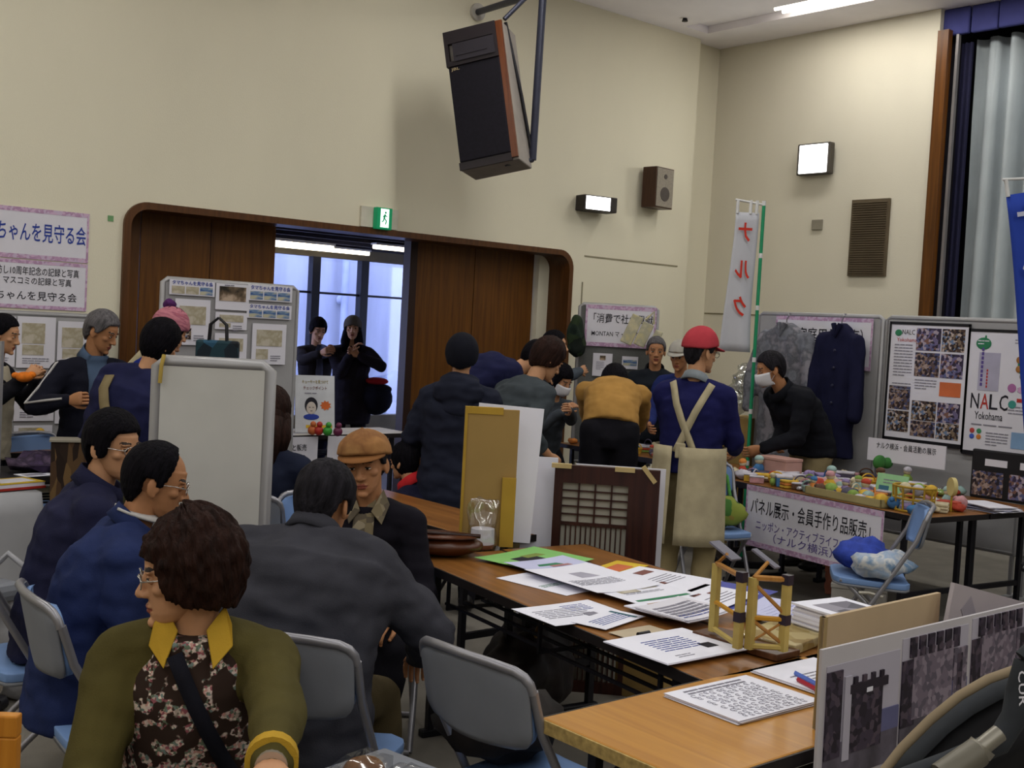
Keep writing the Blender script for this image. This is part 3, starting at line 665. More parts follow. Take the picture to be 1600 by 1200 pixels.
# ------------------------------------------------ the people in the hall
def cl(n,c,**k): return mat(n,c,.9,.14,9,bump=.15,bscale=260,spec=.12,**k)
HB=mat('hair_black','0c0a10',.75,.5,60,spec=.08,stretch=(1,1,.15),bump=.9,bscale=120); HG=mat('hair_grey','5c595c',.75,.45,60,spec=.1,stretch=(1,1,.15),bump=.9,bscale=120); HBR=mat('hair_brown','25140f',.7,.5,50,spec=.12,stretch=(1,1,.2),bump=.9,bscale=110); HDG=mat('hair_dark_grey','1e1c21',.75,.6,50,spec=.1,stretch=(1,1,.15),bump=.9,bscale=120)
def short(seed=0,th=.014,line=LINE_SHORT,nz=.004): return lambda: hairshell(line,th,nz,seed)
def bob(seed=0,th=.024,nz=.006,line=LINE_BOB): return lambda: hairshell(line,th,nz,seed,top=.01)
black=cl('trousers_black','17161c'); khaki=cl('trousers_khaki','8d7f5e'); olive=cl('trousers_olive','4a402b'); navyT=cl('trousers_navy','1b1c2c')
glm=mat('glasses_metal','b9b4b0',.25,metal=.8); gld=mat('glasses_dark','2b2426',.3)
seats=[]
def seat_for(p,label,dy=0,rot=0,dx=0,**k):
    o=Rz(p.rz).to_3x3()@V((dx,-.0+dy,0)); c=p.rootloc+o; return folding_chair(label,(c.x,c.y,0),p.rz+rot,'folding chairs of the seated group',**k)
# foreground woman in the floral vest
p=person('person in an olive sweater and floral vest with brown hair, seated closest, head turned left',288,895,2.65,188,cl('sweater_olive','4b4423'),navyT,
  None,None,True,lean=8,hy=-82,hpitch=8,s=.97,near=True,LH=('p',425,1200,2.2),RH=('p',150,1330,2.3),rhint=(.5,-.6,-.6),lhint=(-.8,-.5,-.5),skin=SKIN,neck=.05,wide=.95,bulk=1.14,hem=-.06,wr=.007,coatname='sweater')
hairshell(interp((0,.045),(38,.04),(48,-.0),(56,-.03),(75,-.045),(100,-.05),(180,-.07)),lambda a,z:.015+.024*min(1,a/110)+max(0,z)*.03,.016,3,(130,90),1.6,.0).build('hair',HBR,p.o,'all',M=p.HM)
glasses(p,glm)
flor=multi('floral_cloth',['c2aea6','8a4f56','b8897f','5f6a58','d0c0b0','3a2a22','a8988c','6b7a74'],170,.9)
nt=flor.node_tree; N_=nt.nodes; L_=nt.links; nz=N_.new('ShaderNodeTexNoise'); nz.inputs['Scale'].default_value=34; nz.inputs['Detail'].default_value=1.5; tc=N_.new('ShaderNodeTexCoord'); L_.new(tc.outputs['Object'],nz.inputs['Vector'])
mr=N_.new('ShaderNodeMapRange'); mr.inputs[1].default_value=.5; mr.inputs[2].default_value=.54; L_.new(nz.outputs['Fac'],mr.inputs[0]); mx=N_.new('ShaderNodeMix'); mx.data_type='RGBA'; mx.inputs[6].default_value=list(lin('2c1e17'))+[1]
src=[l for l in L_ if l.to_socket.name=='Base Color'][0].from_socket; L_.new(mr.outputs[0],mx.inputs[0]); L_.new(src,mx.inputs[7]); L_.new(mx.outputs[2],N_['Principled BSDF'].inputs['Base Color'])
j=MB(); B_=1.13
j.loft([p.ring(t,a_*B_+.012,b_*B_+.012) for t,a_,b_ in ((-.09,.17,.132),(.04,.168,.125),(.14,.163,.122),(.24,.166,.124),(.33,.17,.126),(.39,.16,.118),(.45,.135,.1),(.49,.105,.084),(.515,.085,.074))])
me=remesh(j,.008,2); wrinkle(me,.006,(8,8,12),4); me.materials.append(flor); p.vest=link('vest',me,p.o,'all'); p.coat=p.vest
yel=cl('shirt_yellow','b08c2e'); 
def flap(p,pts,m,name='collar_flap',th=.006):
    b=MB(); q=[V(x) for x in pts]; n=(q[1]-q[0]).cross(q[2]-q[0]).normalized()*th; k=len(q)
    b.add(q+[x+n for x in q],[tuple(range(k)),tuple(range(2*k-1,k-1,-1))]+[(i,(i+1)%k,(i+1)%k+k,i+k) for i in range(k)]); return b.build(name,m,p.o,bevel=.002)
N=p.N; zc=N.z
for x in (-1,1):
    pts=[]
    for (dx,dz,f,li) in ((.06,.015,1,.0),(.03,-.03,1,.012),(.048,-.092,1,.014),(.08,-.05,1,.012),(.085,.0,1,.008)):
        q=surf(p,x*dx,zc+dz,True,li+.006)
        if dz>-.01 and dx<.08: q=V((x*.066,N.y+.02,zc+.035))
        pts.append(q)
    flap(p,pts,yel)
strap(p,[surf(p,.03-.2*i/8,zc-.06-.42*i/8,True,.008) for i in range(9)],.035,cl('strap_black','17171f'),'bag_strap')
d_=(p.wL-p.elL).normalized(); MB().tube([p.wL-d_*.035,p.wL-d_*.0],[.05,.051],18).build('shirt_cuff',yel,p.o,True)
b=MB(); b.tube([p.wL+d_*.01,p.wL+d_*.022],[.031,.031],18); b.build('wrist_watch',mat('watch_silver','b5aea5',.3,metal=.7),p.o,True)
folding_chair('grey folding chair under the person in the floral vest',(p.rootloc.x,p.rootloc.y,0),p.rz,'folding chairs of the seated group')
# balding man in blue
p=person('person in a blue jacket and glasses with thinning black hair, leaning forward',246,752,3.7,-66,cl('jacket_blue','222c52'),navyT,short(2,.011,LINE_BALD,.003),HB,True,lean=20,hy=-6,hpitch=14,near=True,neck=.02,bulk=1.22,hem=-.12,wr=.011,skin=SKIN2,collar=(cl('jacket_blue','222c52'),.05,.075))
glasses(p,glm); strap(p,[p.N+V((math.sin(a)*.062,.005+math.cos(a)*.066,.028-.02*math.cos(a))) for a in [rad(-150+300*i/16) for i in range(17)]],.03,cl('shirt_white','b7b4b2'),'shirt_collar')
CH1=seat_for(p,'grey folding chair with curved back under the person in the blue jacket')
# man with black hair and glasses behind him
p=person('person in a navy jacket and glasses with full black hair, seated behind the balding man',178,696,4.15,-62,cl('jacket_navy','22233c'),navyT,short(5,.017,interp((0,.06),(38,.056),(50,.03),(62,-.03),(84,-.04),(92,.0),(112,.0),(125,-.06),(150,-.085),(180,-.09)),.004),HB,True,lean=16,hy=-48,hpitch=8,near=True,bulk=1.2,wr=.009,neck=.02,collar=(cl('jacket_navy','22233c'),.06,.08))
glasses(p,glm); seat_for(p,'folding chair under the person in the navy jacket with full black hair')
# man seen from behind in charcoal jacket
p=person('person in a bulky charcoal jacket with dark grey hair, seated with back to the camera',508,785,3.6,-12,cl('jacket_charcoal','36363d'),olive,short(7,.017,interp((0,.06),(40,.055),(55,.02),(68,-.02),(84,-.03),(92,.01),(112,.005),(125,-.05),(150,-.08),(180,-.085)),.005),HDG,True,lean=30,hpitch=22,hy=-8,near=True,neck=.06,bulk=1.5,wide=1.18,hem=-.16,wr=.013,skin=SKIN2,collar=(cl('jacket_charcoal','36363d'),.05,.082),RH=(.3,.42,.62),rhint=(1.,-.3,-.4),feet=[(-.16,.4,0),(.24,.38,0)])
CH2=seat_for(p,'folding chair with blue seat under the person in the charcoal jacket',dy=.02,dx=.13,rot=rad(-4))
# man with tan cap
p=person('person in a tan flat cap and dark jacket, seated facing the camera',571,724,4.5,180,cl('jacket_dark','17151d'),black,short(8,.01),HDG,True,lean=10,hpitch=10,htilt=6,hy=-8,near=True,neck=.02,wide=.93,bulk=1.02,wr=.008,skin=SKIN2,coatname='jacket')
capm=multi('cap_tan',['8a6138','9a6e42','7a5230','9a7146'],5,.9,'NOISE'); 
cap=hairshell(interp((0,.05),(60,.04),(110,.02),(180,.005)),lambda a,z:(.026+.02*max(0,math.cos(rad(a))))*(1-.5*min(1,max(0,z-.075)/.045)),.003,4,(90,60),.4); on_head(p,'flat_cap',cap,capm)
b=MB(); R_=[]
for i in range(15):
    a=rad(-70+140*i/14); R_.append([V((math.sin(a)*r_*.86,-.005+math.cos(a)*r_*1.06,z)) for r_,z in ((.095,.064),(.138*(.78+.22*math.cos(a)),.046-.004*math.cos(a)),(.138*(.78+.22*math.cos(a)),.038),(.095,.05))])
b.loft(R_); on_head(p,'cap_brim',b,mat('cap_brim','86582f',.8,.1))
shm=multi('shirt_check',['8c8069','7d7158','5e5548','958a74','6f6553'],30,.9)
zc=p.N.z; poly=[(-.04,.02),(-.05,-.06),(-.035,-.22),(-.015,-.34),(.02,-.34),(.035,-.22),(.055,-.06),(.045,.02)]
def front_patch(p,x0,x1,z0,z1,w0,w1,m,name,lift=.006,n=9):
    rows=[]
    for i in range(n+1):
        z=z0+(z1-z0)*i/n; hw=w0+(w1-w0)*i/n; cxx=x0+(x1-x0)*i/n; rows.append([surf(p,cxx+hw*(-1+2*k/6),z,True,lift) for k in range(7)]+[surf(p,cxx+hw*(-1+2*k/6),z,True,-.012) for k in range(6,-1,-1)])
    b=MB(); b.loft(rows); return b.build(name,m,p.o,'all')
front_patch(p,0,.02,zc+.01,zc-.36,.035,.05,shm,'shirt')
for x in (-1,1): flap(p,[surf(p,x*.02,zc-.05,True,.01),surf(p,x*.06,zc-.1,True,.012),surf(p,x*.085,zc-.03,True,.012),V((x*.06,p.N.y+.03,zc+.035))],shm)
seat_for(p,'folding chair under the person in the tan flat cap')
# long haired person behind the white board
p=person('person with long brown hair mostly hidden behind the grey partition board',424,652,5.7,-12,cl('coat_darkblue','1c2133'),navyT,None,None,True,lean=5,hy=10,hipz=.5)
b=hairshell(LINE_LONG,.02,.006,9,(90,60)); b.limb([(0,-.07,-.02),(0,-.1,-.12),(0,-.105,-.26)],[.085,.085,.06],14); b.limb([(-.06,-.04,-.03),(-.068,-.06,-.12),(-.06,-.07,-.22)],[.05,.05,.03]); b.limb([(.06,-.04,-.03),(.068,-.06,-.12),(.06,-.07,-.22)],[.05,.05,.03]); on_head(p,'hair',b,HBR)
seat_for(p,'folding chair behind the partition board under the long haired person')
# woman at the far left
p=person('person in a cream knit vest holding orange craft at the left edge',6,522,6.9,-85,cl('jacket_black','15151b'),black,lambda:hairshell(interp((0,.07),(40,.06),(55,.03),(70,.0),(100,-.02),(125,-.06),(180,-.08)),.012,.003,3),HB,lean=4,hpitch=14,RH=('p',40,590,6.75),LH=('p',55,592,7.0),coatname='sweater')
j=MB(); j.loft([p.ring(t,a_*1.+.012,b_+.014) for t,a_,b_ in ((-.12,.17,.13),(.04,.165,.13),(.24,.166,.13),(.36,.17,.126),(.45,.13,.09),(.5,.08,.07))]); me=remesh(j,.012,2); wrinkle(me,.004,seed=2); me.materials.append(cl('vest_cream','a89f8c')); link('vest',me,p.o,'all')
b=MB(); b.ell((0,0,0),(.05,.035,.03)); b.ell((.04,0,.012),(.025,.025,.02)); b.ell((-.045,.01,.008),(.022,.02,.018)); tag(b.build('craft',mat('craft_orange','d9741c',.8,.2,30),loc=at(38,589,6.66),smooth='all'),'orange knitted craft held by the person in the cream vest','craft')
# grey haired man
p=person('person with grey hair and a navy jacket with white piping over a blue turtleneck',160,518,6.8,-140,cl('jacket_midnight','171824'),black,short(4,.016,nz=.004),HG,hy=42,hpitch=24,lean=4,RH=('p',106,626,6.5),rhint=(.8,-.6,-.6),rcurl=.9,bulk=1.12,skin=SKIN2,collar=(cl('turtleneck_blue','46566e'),.065,.07))
front_patch(p,0,.01,p.N.z,p.N.z-.3,.06,.045,cl('turtleneck_blue','46566e'),'turtleneck',.005)
b=MB()
for S,e,w_,sx in ((p.SR,p.elR,p.wR,1),(p.SL,p.elL,p.wL,-1)):
    o=V((sx*.06,.02,.02)); b.tube([S+V((-sx*.02,0,.078)),S+o+V((0,0,.03)),(S+e)/2+o*1.06,e+o,(e+w_)/2+o*.85,w_+o*.6],.007,6)
b.build('piping',cl('piping_white','b7b4b4'),p.o,True)
# black-haired woman with beige bag strap, pink hat behind
p=person('person with black hair and navy coat wearing a beige shoulder strap, back turned',252,538,6.2,-22,cl('coat_navy','1d1f3f'),black,bob(6,.022),HB,lean=14,side=12,hy=-20,hpitch=22,bulk=1.5,hem=-.25,skirt=.03,coatname='coat')
strap(p,[surf(p,-.0+.17*i/8,p.N.z-.05-.45*i/8,False,.02) for i in range(9)],.05,cl('strap_beige','7d6f52'),'bag_strap')
b=MB(); q=surf(p,.16,p.hz-.02,False,.04); b.ell(q+V((0,-.03,-.06)),(.15,.07,.13)); b.ell(q+V((0,-.03,.02)),(.14,.06,.03)); b.build('shoulder_bag',cl('bag_olive','4a4a34'),p.o,'all')
p=person('person in a pink knit bobble hat and royal blue coat behind the black-haired woman',268,516,7.1,-35,cl('coat_royal','25348c'),navyT,bob(2,.016),HB,lean=10,hpitch=18,hy=-15,bulk=1.1,RH=('p',334,580,6.75),coatname='coat')
on_head(p,'knit_hat',hairshell(LINE_BEANIE,.026,.007,12,strand=2.5),multi('hat_pink',['a8606c','8d4f62','b97782','a06070'],9,.95,'NOISE',(1,1,5))); b=MB(); b.ell((-.02,-.06,.15),(.04,.04,.036)); me=remesh(b,.006,1); wrinkle(me,.007,(40,40,40)); me.materials.append(cl('pompom_purple','512a5e')); link('pompom',me,p.o,'all',M=p.HM)
strap(p,[surf(p,.02+.1*i/5,p.N.z-.02-.3*i/5,False,.01) for i in range(6)],.03,cl('strap_grey','5e5d62'),'bag_strap')
sc=MB(); sc.tube([p.N+V((-.05,.08,.05)),p.N+V((-.13,-.02,-.0)),p.N+V((-.19,-.1,-.12)),p.N+V((-.23,-.12,-.17))],[.03,.035,.035,.028],12); sc.build('scarf',cl('scarf_cream','b9ad8d'),p.o,'all')
# corridor pair
p=person('person with a dark bowl haircut standing in the corridor, arm pointing right',497,516,12.3,-150,cl('jacket_corridor','2a2628'),navyT,bob(3,.02,line=interp((0,.05),(45,.045),(58,.0),(80,-.03),(180,-.06))),HB,hpitch=14,LH=('p',524,550,12.0),RH=('p',500,552,11.9),bulk=1.15)
front_patch(p,0,0,p.N.z,p.N.z-.45,.03,.04,cl('shirt_pale','55586e'),'shirt')
p=person('person in a dark coat and grey beanie with long hair standing in the corridor',551,513,12.,-172,cl('coat_corridor','211d24'),black,None,None,bulk=1.2,hem=-.3,skirt=.03,RH=('p',549,552,11.8),LH=('p',562,556,11.8),lhint=(-1,-.4,-.4),coatname='coat')
b=hairshell(LINE_LONG,.016,.005,9); b.limb([(-.055,.0,-.04),(-.07,.02,-.14),(-.075,.03,-.26)],[.045,.05,.03]); b.limb([(.055,.0,-.04),(.07,.02,-.14),(.075,.03,-.26)],[.045,.05,.03]); on_head(p,'hair',b,HB)
on_head(p,'beanie',hairshell(LINE_BEANIE,.02,.003,2),cl('beanie_grey','5b564f'))
b=MB(); b.ell((0,0,0),(.17,.1,.17)); b.ell((0,0,.1),(.16,.09,.06)); b.build('shoulder_bag',cl('bag_dark','191a26'),p.o,'all',loc=V((-.27,.05,.85))); b=MB(); b.ell((-.27,.06,1.03),(.12,.08,.04)); b.build('bag_flap',cl('bag_red','a3262c'),p.o,'all')
# crouching child
p=person('person small with black hair and red collar crouching near the doorway',632,694,6.8,60,cl('jacket_child','191a2e'),navyT,bob(8,.014,line=LINE_BOB),HB,True,lean=25,hpitch=10,s=.82,feet=[(-.12,.25,0),(.12,.22,0)],hipz=.32,bulk=1.15,collar=(cl('collar_red','b3262b'),.06,.085))
# woman in black beanie, back turned
ncoat=cl('coat_hooded','1f2230')
p=person('person in a dark beanie and hooded navy coat, back turned, before the brown door',722,556,6.75,-4,ncoat,black,None,None,bulk=1.38,hem=-.32,skirt=.035,LH=('p',656,705,7.0),RH=(.24,.2,.75),wr=.012,coatname='coat',lhint=(-.6,-1,-.3))
on_head(p,'beanie',hairshell(interp((0,.03),(60,.01),(110,-.04),(180,-.07)),.027,.003,2),cl('beanie_navy','15161f'))
b=MB(); b.ell(p.N+V((0,-.09,-.05)),(.15,.08,.1)); b.ell(p.N+V((0,-.05,.0)),(.12,.09,.06)); b.ell(p.N+V((0,-.11,-.13)),(.1,.06,.08)); me=remesh(b,.012,2); wrinkle(me,.01,seed=3); me.materials.append(ncoat); link('hood',me,p.o,'all')
# group at the far stall
p=person('person in navy bending low behind the grey-coated woman',838,560,7.9,-72,cl('coat_navy','1d1f3f'),black,short(1),HB,lean=62,hpitch=40,bulk=1.35,wr=.01,s=.95)
p=person('person in a grey tunic with brown hair bending over the stall',856,562,7.2,-50,cl('tunic_grey','3d4348'),olive,bob(5,.022,line=interp((0,.05),(40,.045),(52,.0),(62,-.03),(90,-.05),(180,-.085))),HBR,lean=30,hpitch=30,hy=-12,RH=('p',858,712,7.0),rhint=(.3,-1,-.2),bulk=1.2,hem=-.22,skirt=.02,sleeve=.35,wr=.01,coatname='tunic')
p=person('person in profile with a grey jacket pointing at the pegboard notice',868,540,9.6,-88,cl('jacket_slate','454c55'),black,short(6,.016),HB,lean=6,RH=('p',908,580,9.9),rcurl=.2,bulk=1.15,rhint=(.4,-.2,-1))
p=person('person in a face mask beside the pegboard, holding craft goods',876,594,9.0,-150,cl('jacket_slate2','3f444b'),black,bob(7,.016),HB,lean=16,hpitch=26,hy=20,RH=('p',876,645,8.8),LH=('p',890,642,8.7),s=.92)
facemask(p)
p=person('person in an ochre sweater and black trousers bending far over the stall',960,598,8.55,-6,cl('sweater_ochre','a47c42'),black,short(3,.018,LINE_BOB),HB,lean=66,hpitch=60,bulk=1.12,hem=0,wr=.007,coatname='sweater',LH=('p',930,690,8.9),RH=('p',1000,690,9.0))
p=person('person with short grey hair smiling behind the stall in a dark jacket',1025,548,9.95,176,cl('jacket_darkgreen','1c2027'),black,short(9,.011),HG,hpitch=6,bulk=1.2,skin=SKIN2,collar=(cl('jacket_darkgreen','1c2027'),.05,.08))
p=person('person in a white cap and blue jacket reaching over the stall',1062,556,9.45,152,cl('jacket_cobalt','232d63'),black,short(2,.012),HB,lean=12,hpitch=14,RH=('p',1015,662,9.3),skin=SKIN2,bulk=1.1)
on_head(p,'cap',hairshell(LINE_CAP,.02,.002,2),cl('cap_white','a8a49c')); 
def brim(p,m,len_=.07,z=.046):
    b=MB(); R_=[]
    for i in range(13):
        a=rad(-62+124*i/12); k=math.cos(a*1.25)*.8+.2; R_.append([V((math.sin(a)*.088,-.012+math.cos(a)*.1,z)),V((math.sin(a)*(.09+len_*.15),-.012+math.cos(a)*.1+len_*k,z-.012)),V((math.sin(a)*(.09+len_*.15),-.012+math.cos(a)*.1+len_*k,z-.017)),V((math.sin(a)*.088,-.012+math.cos(a)*.1,z-.006))])
    b.loft(R_); on_head(p,'cap_brim',b,m)
brim(p,MC['cap_white'])
# volunteer with red cap and apron
apr=cl('apron_beige','aba084')
p=person('person in a red cap and beige cross-back apron over a navy sweater, back turned',1096,550,7.0,-22,cl('sweater_navy','1b1c4a'),khaki,short(5,.012),HDG,hy=-38,hpitch=8,lean=3,bulk=1.2,hem=-.03,wr=.007,coatname='sweater',RH=(.2,.33,.98),LH=(-.1,.38,1.0),collar=(cl('collar_grey','8c949b'),.05,.072),near=True,rhint=(.45,-.5,-.9),lhint=(-.3,-.5,-.9))
redc=cl('cap_red','ad3c46'); on_head(p,'cap',hairshell(LINE_CAP,.026,.002,3,top=.012),redc); brim(p,redc,.075); glasses(p,gld)
zc=p.N.z
for x in (-1,1): strap(p,[surf(p,x*(-.115+.17*i/10),zc-.035-.40*i/10,False,.009+(.004 if x>0 else 0)) for i in range(11)],.042,apr,'apron_strap')
rows=[];n=36
for k in range(9):
    u=k/8; z=p.hz+.13-u*(p.hz+.13-.44); row=[]
    for i in range(n+1):
        a=rad(-90+18+ (360-30)*i/n) ; a=rad(-90-14+10*u*0)+rad(330)*0+ (rad(8)+rad(347)*i/n)
        fl=1+.025*math.sin(i*1.9+u*2)*u
        row.append(V((math.cos(a)*(.212+.018*u)*fl,math.sin(a)*(.165+.022*u)*fl-.005,z)))
    rows.append(row)
vs=[q for r_ in rows for q in r_]; o=len(vs); vs+=[V((q.x*1.02,q.y*1.025,q.z)) for q in vs]; fs=[]
for k in range(8):
    for i in range(n): a=k*(n+1)+i; fs+=[(a,a+1,a+n+2,a+n+1),(o+a,o+a+n+1,o+a+n+2,o+a+1)]
for i in range(n): fs+=[(i,o+i,o+i+1,i+1),(8*(n+1)+i,8*(n+1)+i+1,o+8*(n+1)+i+1,o+8*(n+1)+i)]
for k in range(8): a=k*(n+1); fs+=[(a,a+n+1,o+a+n+1,o+a),(a+n,o+a+n,o+a+2*n+1,a+2*n+1)]
b=MB(); b.add(vs,fs); b.build('apron_skirt',apr,p.o,'all')
b=MB(); b.box(surf(p,-.02,p.hz+.1,False,.03),(.06,.02,.09)); b.build('apron_tie',apr,p.o,bevel=.008)
# masked man leaning in from the right
p=person('person in a white face mask and black jacket leaning over the stall from the right',1203,577,8.45,112,cl('jacket_jet','15161c'),khaki,short(7,.015),HDG,lean=38,hpitch=18,hy=-18,skin=SKIN2,bulk=1.25,hem=-.06,wr=.01,LH=('p',1192,700,8.35),RH=('p',1215,690,8.6),collar=(cl('jacket_jet','15161c'),.06,.082))
facemask(p)

def back_between(ch,a,b):      # place a chair so that its back rail runs from a to b
    d=b-a; ang=math.atan2(d.y,d.x); m=(a+b)/2; c=m+Rz(ang).to_3x3()@V((0,.27,0)); ch.location=(c.x,c.y,0); ch.rotation_euler=(0,0,ang)
back_between(CH1,on(30,900,.81)+V((-.02,0,0)),on(122,976,.79)+V((-.06,0,0)))
# ------------------------------------------------ loose chairs
folding_chair('empty grey folding chair at the front with a dark coat over its seat',(2.12,2.3,0),rad(-86),'loose folding chairs')
folding_chair('folding chair with blue back pad standing beside the apron wearer',(5.92,4.86,0),rad(150),'loose folding chairs')
folding_chair('folding chair seen sideways in front of the stall, piled with blue cloth bags',(5.6,3.5,0),rad(38),'loose folding chairs')
p_=at(436,800,5.15); folding_chair('empty folding chair with pale blue back pad beside the grey partition board',(p_.x+.2,p_.y+.0,0),rad(49.5+185-90),'loose folding chairs')
p_=at(80,650,7.3); folding_chair('blue-backed folding chair behind the book table at the left',(p_.x,p_.y-.1,0),rad(200),'loose folding chairs')
folding_chair('black folding chair tucked under the right end of the stall',(6.95,3.08,0),rad(12),'loose folding chairs',pad=chd,shell=chd)
# ------------------------------------------------ boards and posters
grey=mat('panel_grey','9b9a9c',.85,.05,6,bump=.08,bscale=160); alum=mat('panel_frame','9b9a9c',.45,.05,metal=.4); white=mat('paper_white','d6d4de',.7,.03,5); pinkb=multi('paper_pink_border',['b795b4','c9abc6','ad8aab','c4b0c9'],60,.8)
ink=mat('ink_black','1e1c26',.8,.05); inkb=mat('ink_blue','2b3f96',.8,.05); inkg=mat('ink_grey','83818e',.8,.05); inkr=mat('ink_red','b2322c',.7,.05); inkp=mat('ink_purple','5a4a8e',.8,.05); ing=mat('ink_green','2f7a55',.7,.05)
def board(name,label,c,rz,wd,z0,z1,cat='display board',feet=True,m=None,th=.035,rnd=0):
    t=thing(name,label,cat,(c[0],c[1],0),rz); m=m or grey
    MB().bb((-wd/2+.02,-th/2+.004,z0+.02),(wd/2-.02,th/2-.004,z1-.02)).build('panel',m,t)
    b=MB(); b.tube([(-wd/2+.012,0,z0),(-wd/2+.012,0,z1-.03),(-wd/2+.04,0,z1-.012),(wd/2-.04,0,z1-.012),(wd/2-.012,0,z1-.03),(wd/2-.012,0,z0)],th*.55,8); b.tube([(-wd/2,0,z0+.012),(wd/2,0,z0+.012)],th*.5,8); b.build('frame',alum,t,True)
    if feet:
        for x in (-1,1): MB().bb((x*(wd/2-.03)-.02,-.25,0),(x*(wd/2-.03)+.02,.25,.035)).build('foot',alum,t,bevel=.006); MB().bb((x*(wd/2-.03)-.012,-.012,.03),(x*(wd/2-.03)+.012,.012,z0+.02)).build('post',alum,t)
    return t
def sheet_on(name,label,c,rz,wd,ht,m=None,cat='poster',border=None,th=.004,group=None,lean=0.):
    t=thing(name,label,cat,group=group,M=T(c)@Rz(rz)@Rx(lean)); MB().bb((-wd/2,-th,-ht/2),(wd/2,0,ht/2)).build('sheet',m or white,t)
    if border:
        b=MB(); e=border; y0,y1=-th-.0012,-th+.0005
        b.bb((-wd/2,y0,ht/2-e),(wd/2,y1,ht/2)); b.bb((-wd/2,y0,-ht/2),(wd/2,y1,-ht/2+e)); b.bb((-wd/2,y0,-ht/2+e),(-wd/2+e*.5,y1,ht/2-e)); b.bb((wd/2-e*.5,y0,-ht/2+e),(wd/2,y1,ht/2-e)); b.build('border',pinkb,t)
    return t
def tx(t,body,m,x,z,h,width=None,bold=0.,align='CENTER',y=-.0062,name='lettering',xs=1.): return text(body,m,t,T((x,y,z)),width,h,bold,align,name,xs)
def pic(t,x,z,wd,ht,m,name='photo',y=-.0055,label=None):
    o=MB().bb((-wd/2,-.001,-ht/2),(wd/2,.0015,ht/2)).build(name,m,t,loc=(x,y,z))
    if label: o['label']=label
    return o
def para(t,x,z,wd,n,pitch,m=None,name='printed_text',y=-.0058,h=.35,seed=1):
    random.seed(seed); b=MB()
    for i in range(n):
        x0=-wd/2
        while x0<wd/2-.004:
            l=min(random.uniform(.012,.06)*max(.3,wd/.2),wd/2-x0); b.bb((x0,-.0008,-i*pitch),(x0+l*.86,.001,-i*pitch+pitch*h)); x0+=l
            if i==n-1 and x0>0: break
    return b.build(name,m or inkg,t,loc=(x,y,z))
PH=[multi('photo_people',['2a2430','5b4a4a','8b7468','4a4e72','a08e88','3b2d2a'],60,.5),multi('photo_hall',['3a3048','6d6488','a89ba8','2c2633','7b5a50','5a5f88'],52,.5),multi('photo_event',['241f26','7c6a58','b8a8a0','4c3a34','6a7ea0','342a2c'],66,.5),multi('photo_pale',['aba291','b6ae9d','a0977f','bdb5a6'],11,.6,'NOISE'),multi('photo_sea',['1c2c5a','2b4a86','6c86a8','b8b49c'],18,.5,'NOISE',(.5,.5,2)),multi('photo_dark_animal',['211d18','2e2820','6b5a48','b5a08c'],9,.5,'NOISE')]
# left wall posters
wt=sheet_on('wall_poster','white wall poster with pink border and one line of blue outlined lettering',(2.59,WY-.002,2.105),0,.9,.34,border=.03)
tx(wt,'タマちゃんを見守る会',inkb,.06,0,.135,.74,.01); 
wt=sheet_on('wall_poster','white wall poster with pink border and three lines of black lettering',(2.59,WY-.002,1.765),0,.9,.325,border=.025)
tx(wt,'タマちゃん来訪し10周年記念の記録と写真',ink,-.01,.085,.06,.8,.004); tx(wt,'マスコミの記録と写真',ink,.115,.02,.055,.45,.004); tx(wt,'タマちゃんを見守る会',ink,.045,-.08,.065,.67,.004)
bd=board('display_board','grey display board of clippings under the left wall posters',(2.5,WY-.1),0,1.3,.4,1.58,feet=True)
random.seed(5)
for i,(x,z,w_,h_,m) in enumerate([(-.1,1.38,.27,.33,0),(.17,1.38,.25,.34,3),(.43,1.36,.24,.34,3),(-.1,1.02,.27,.34,1),(.17,1.02,.26,.33,3),(.43,1.0,.24,.33,2),(-.38,1.3,.24,.34,3),(-.1,.7,.25,.25,3),(.17,.7,.25,.25,2)]):
    s=sheet_on('clipping_sheet','newspaper clipping sheet on the left board, '+['top row second','top row third','top row at the right end','middle row second','middle row third','middle row right end','top row first','bottom row left','bottom row right'][i],(2.5+x,WY-.122,z),0,w_,h_,cat='clipping',group='clippings on the left board')
    pic(s,-.02,.06,w_*.6,h_*.4,PH[3]); pic(s,-.02,-.05,w_*.55,h_*.2,PH[m]); para(s,0,-.11,w_*.7,3,.015,seed=i)
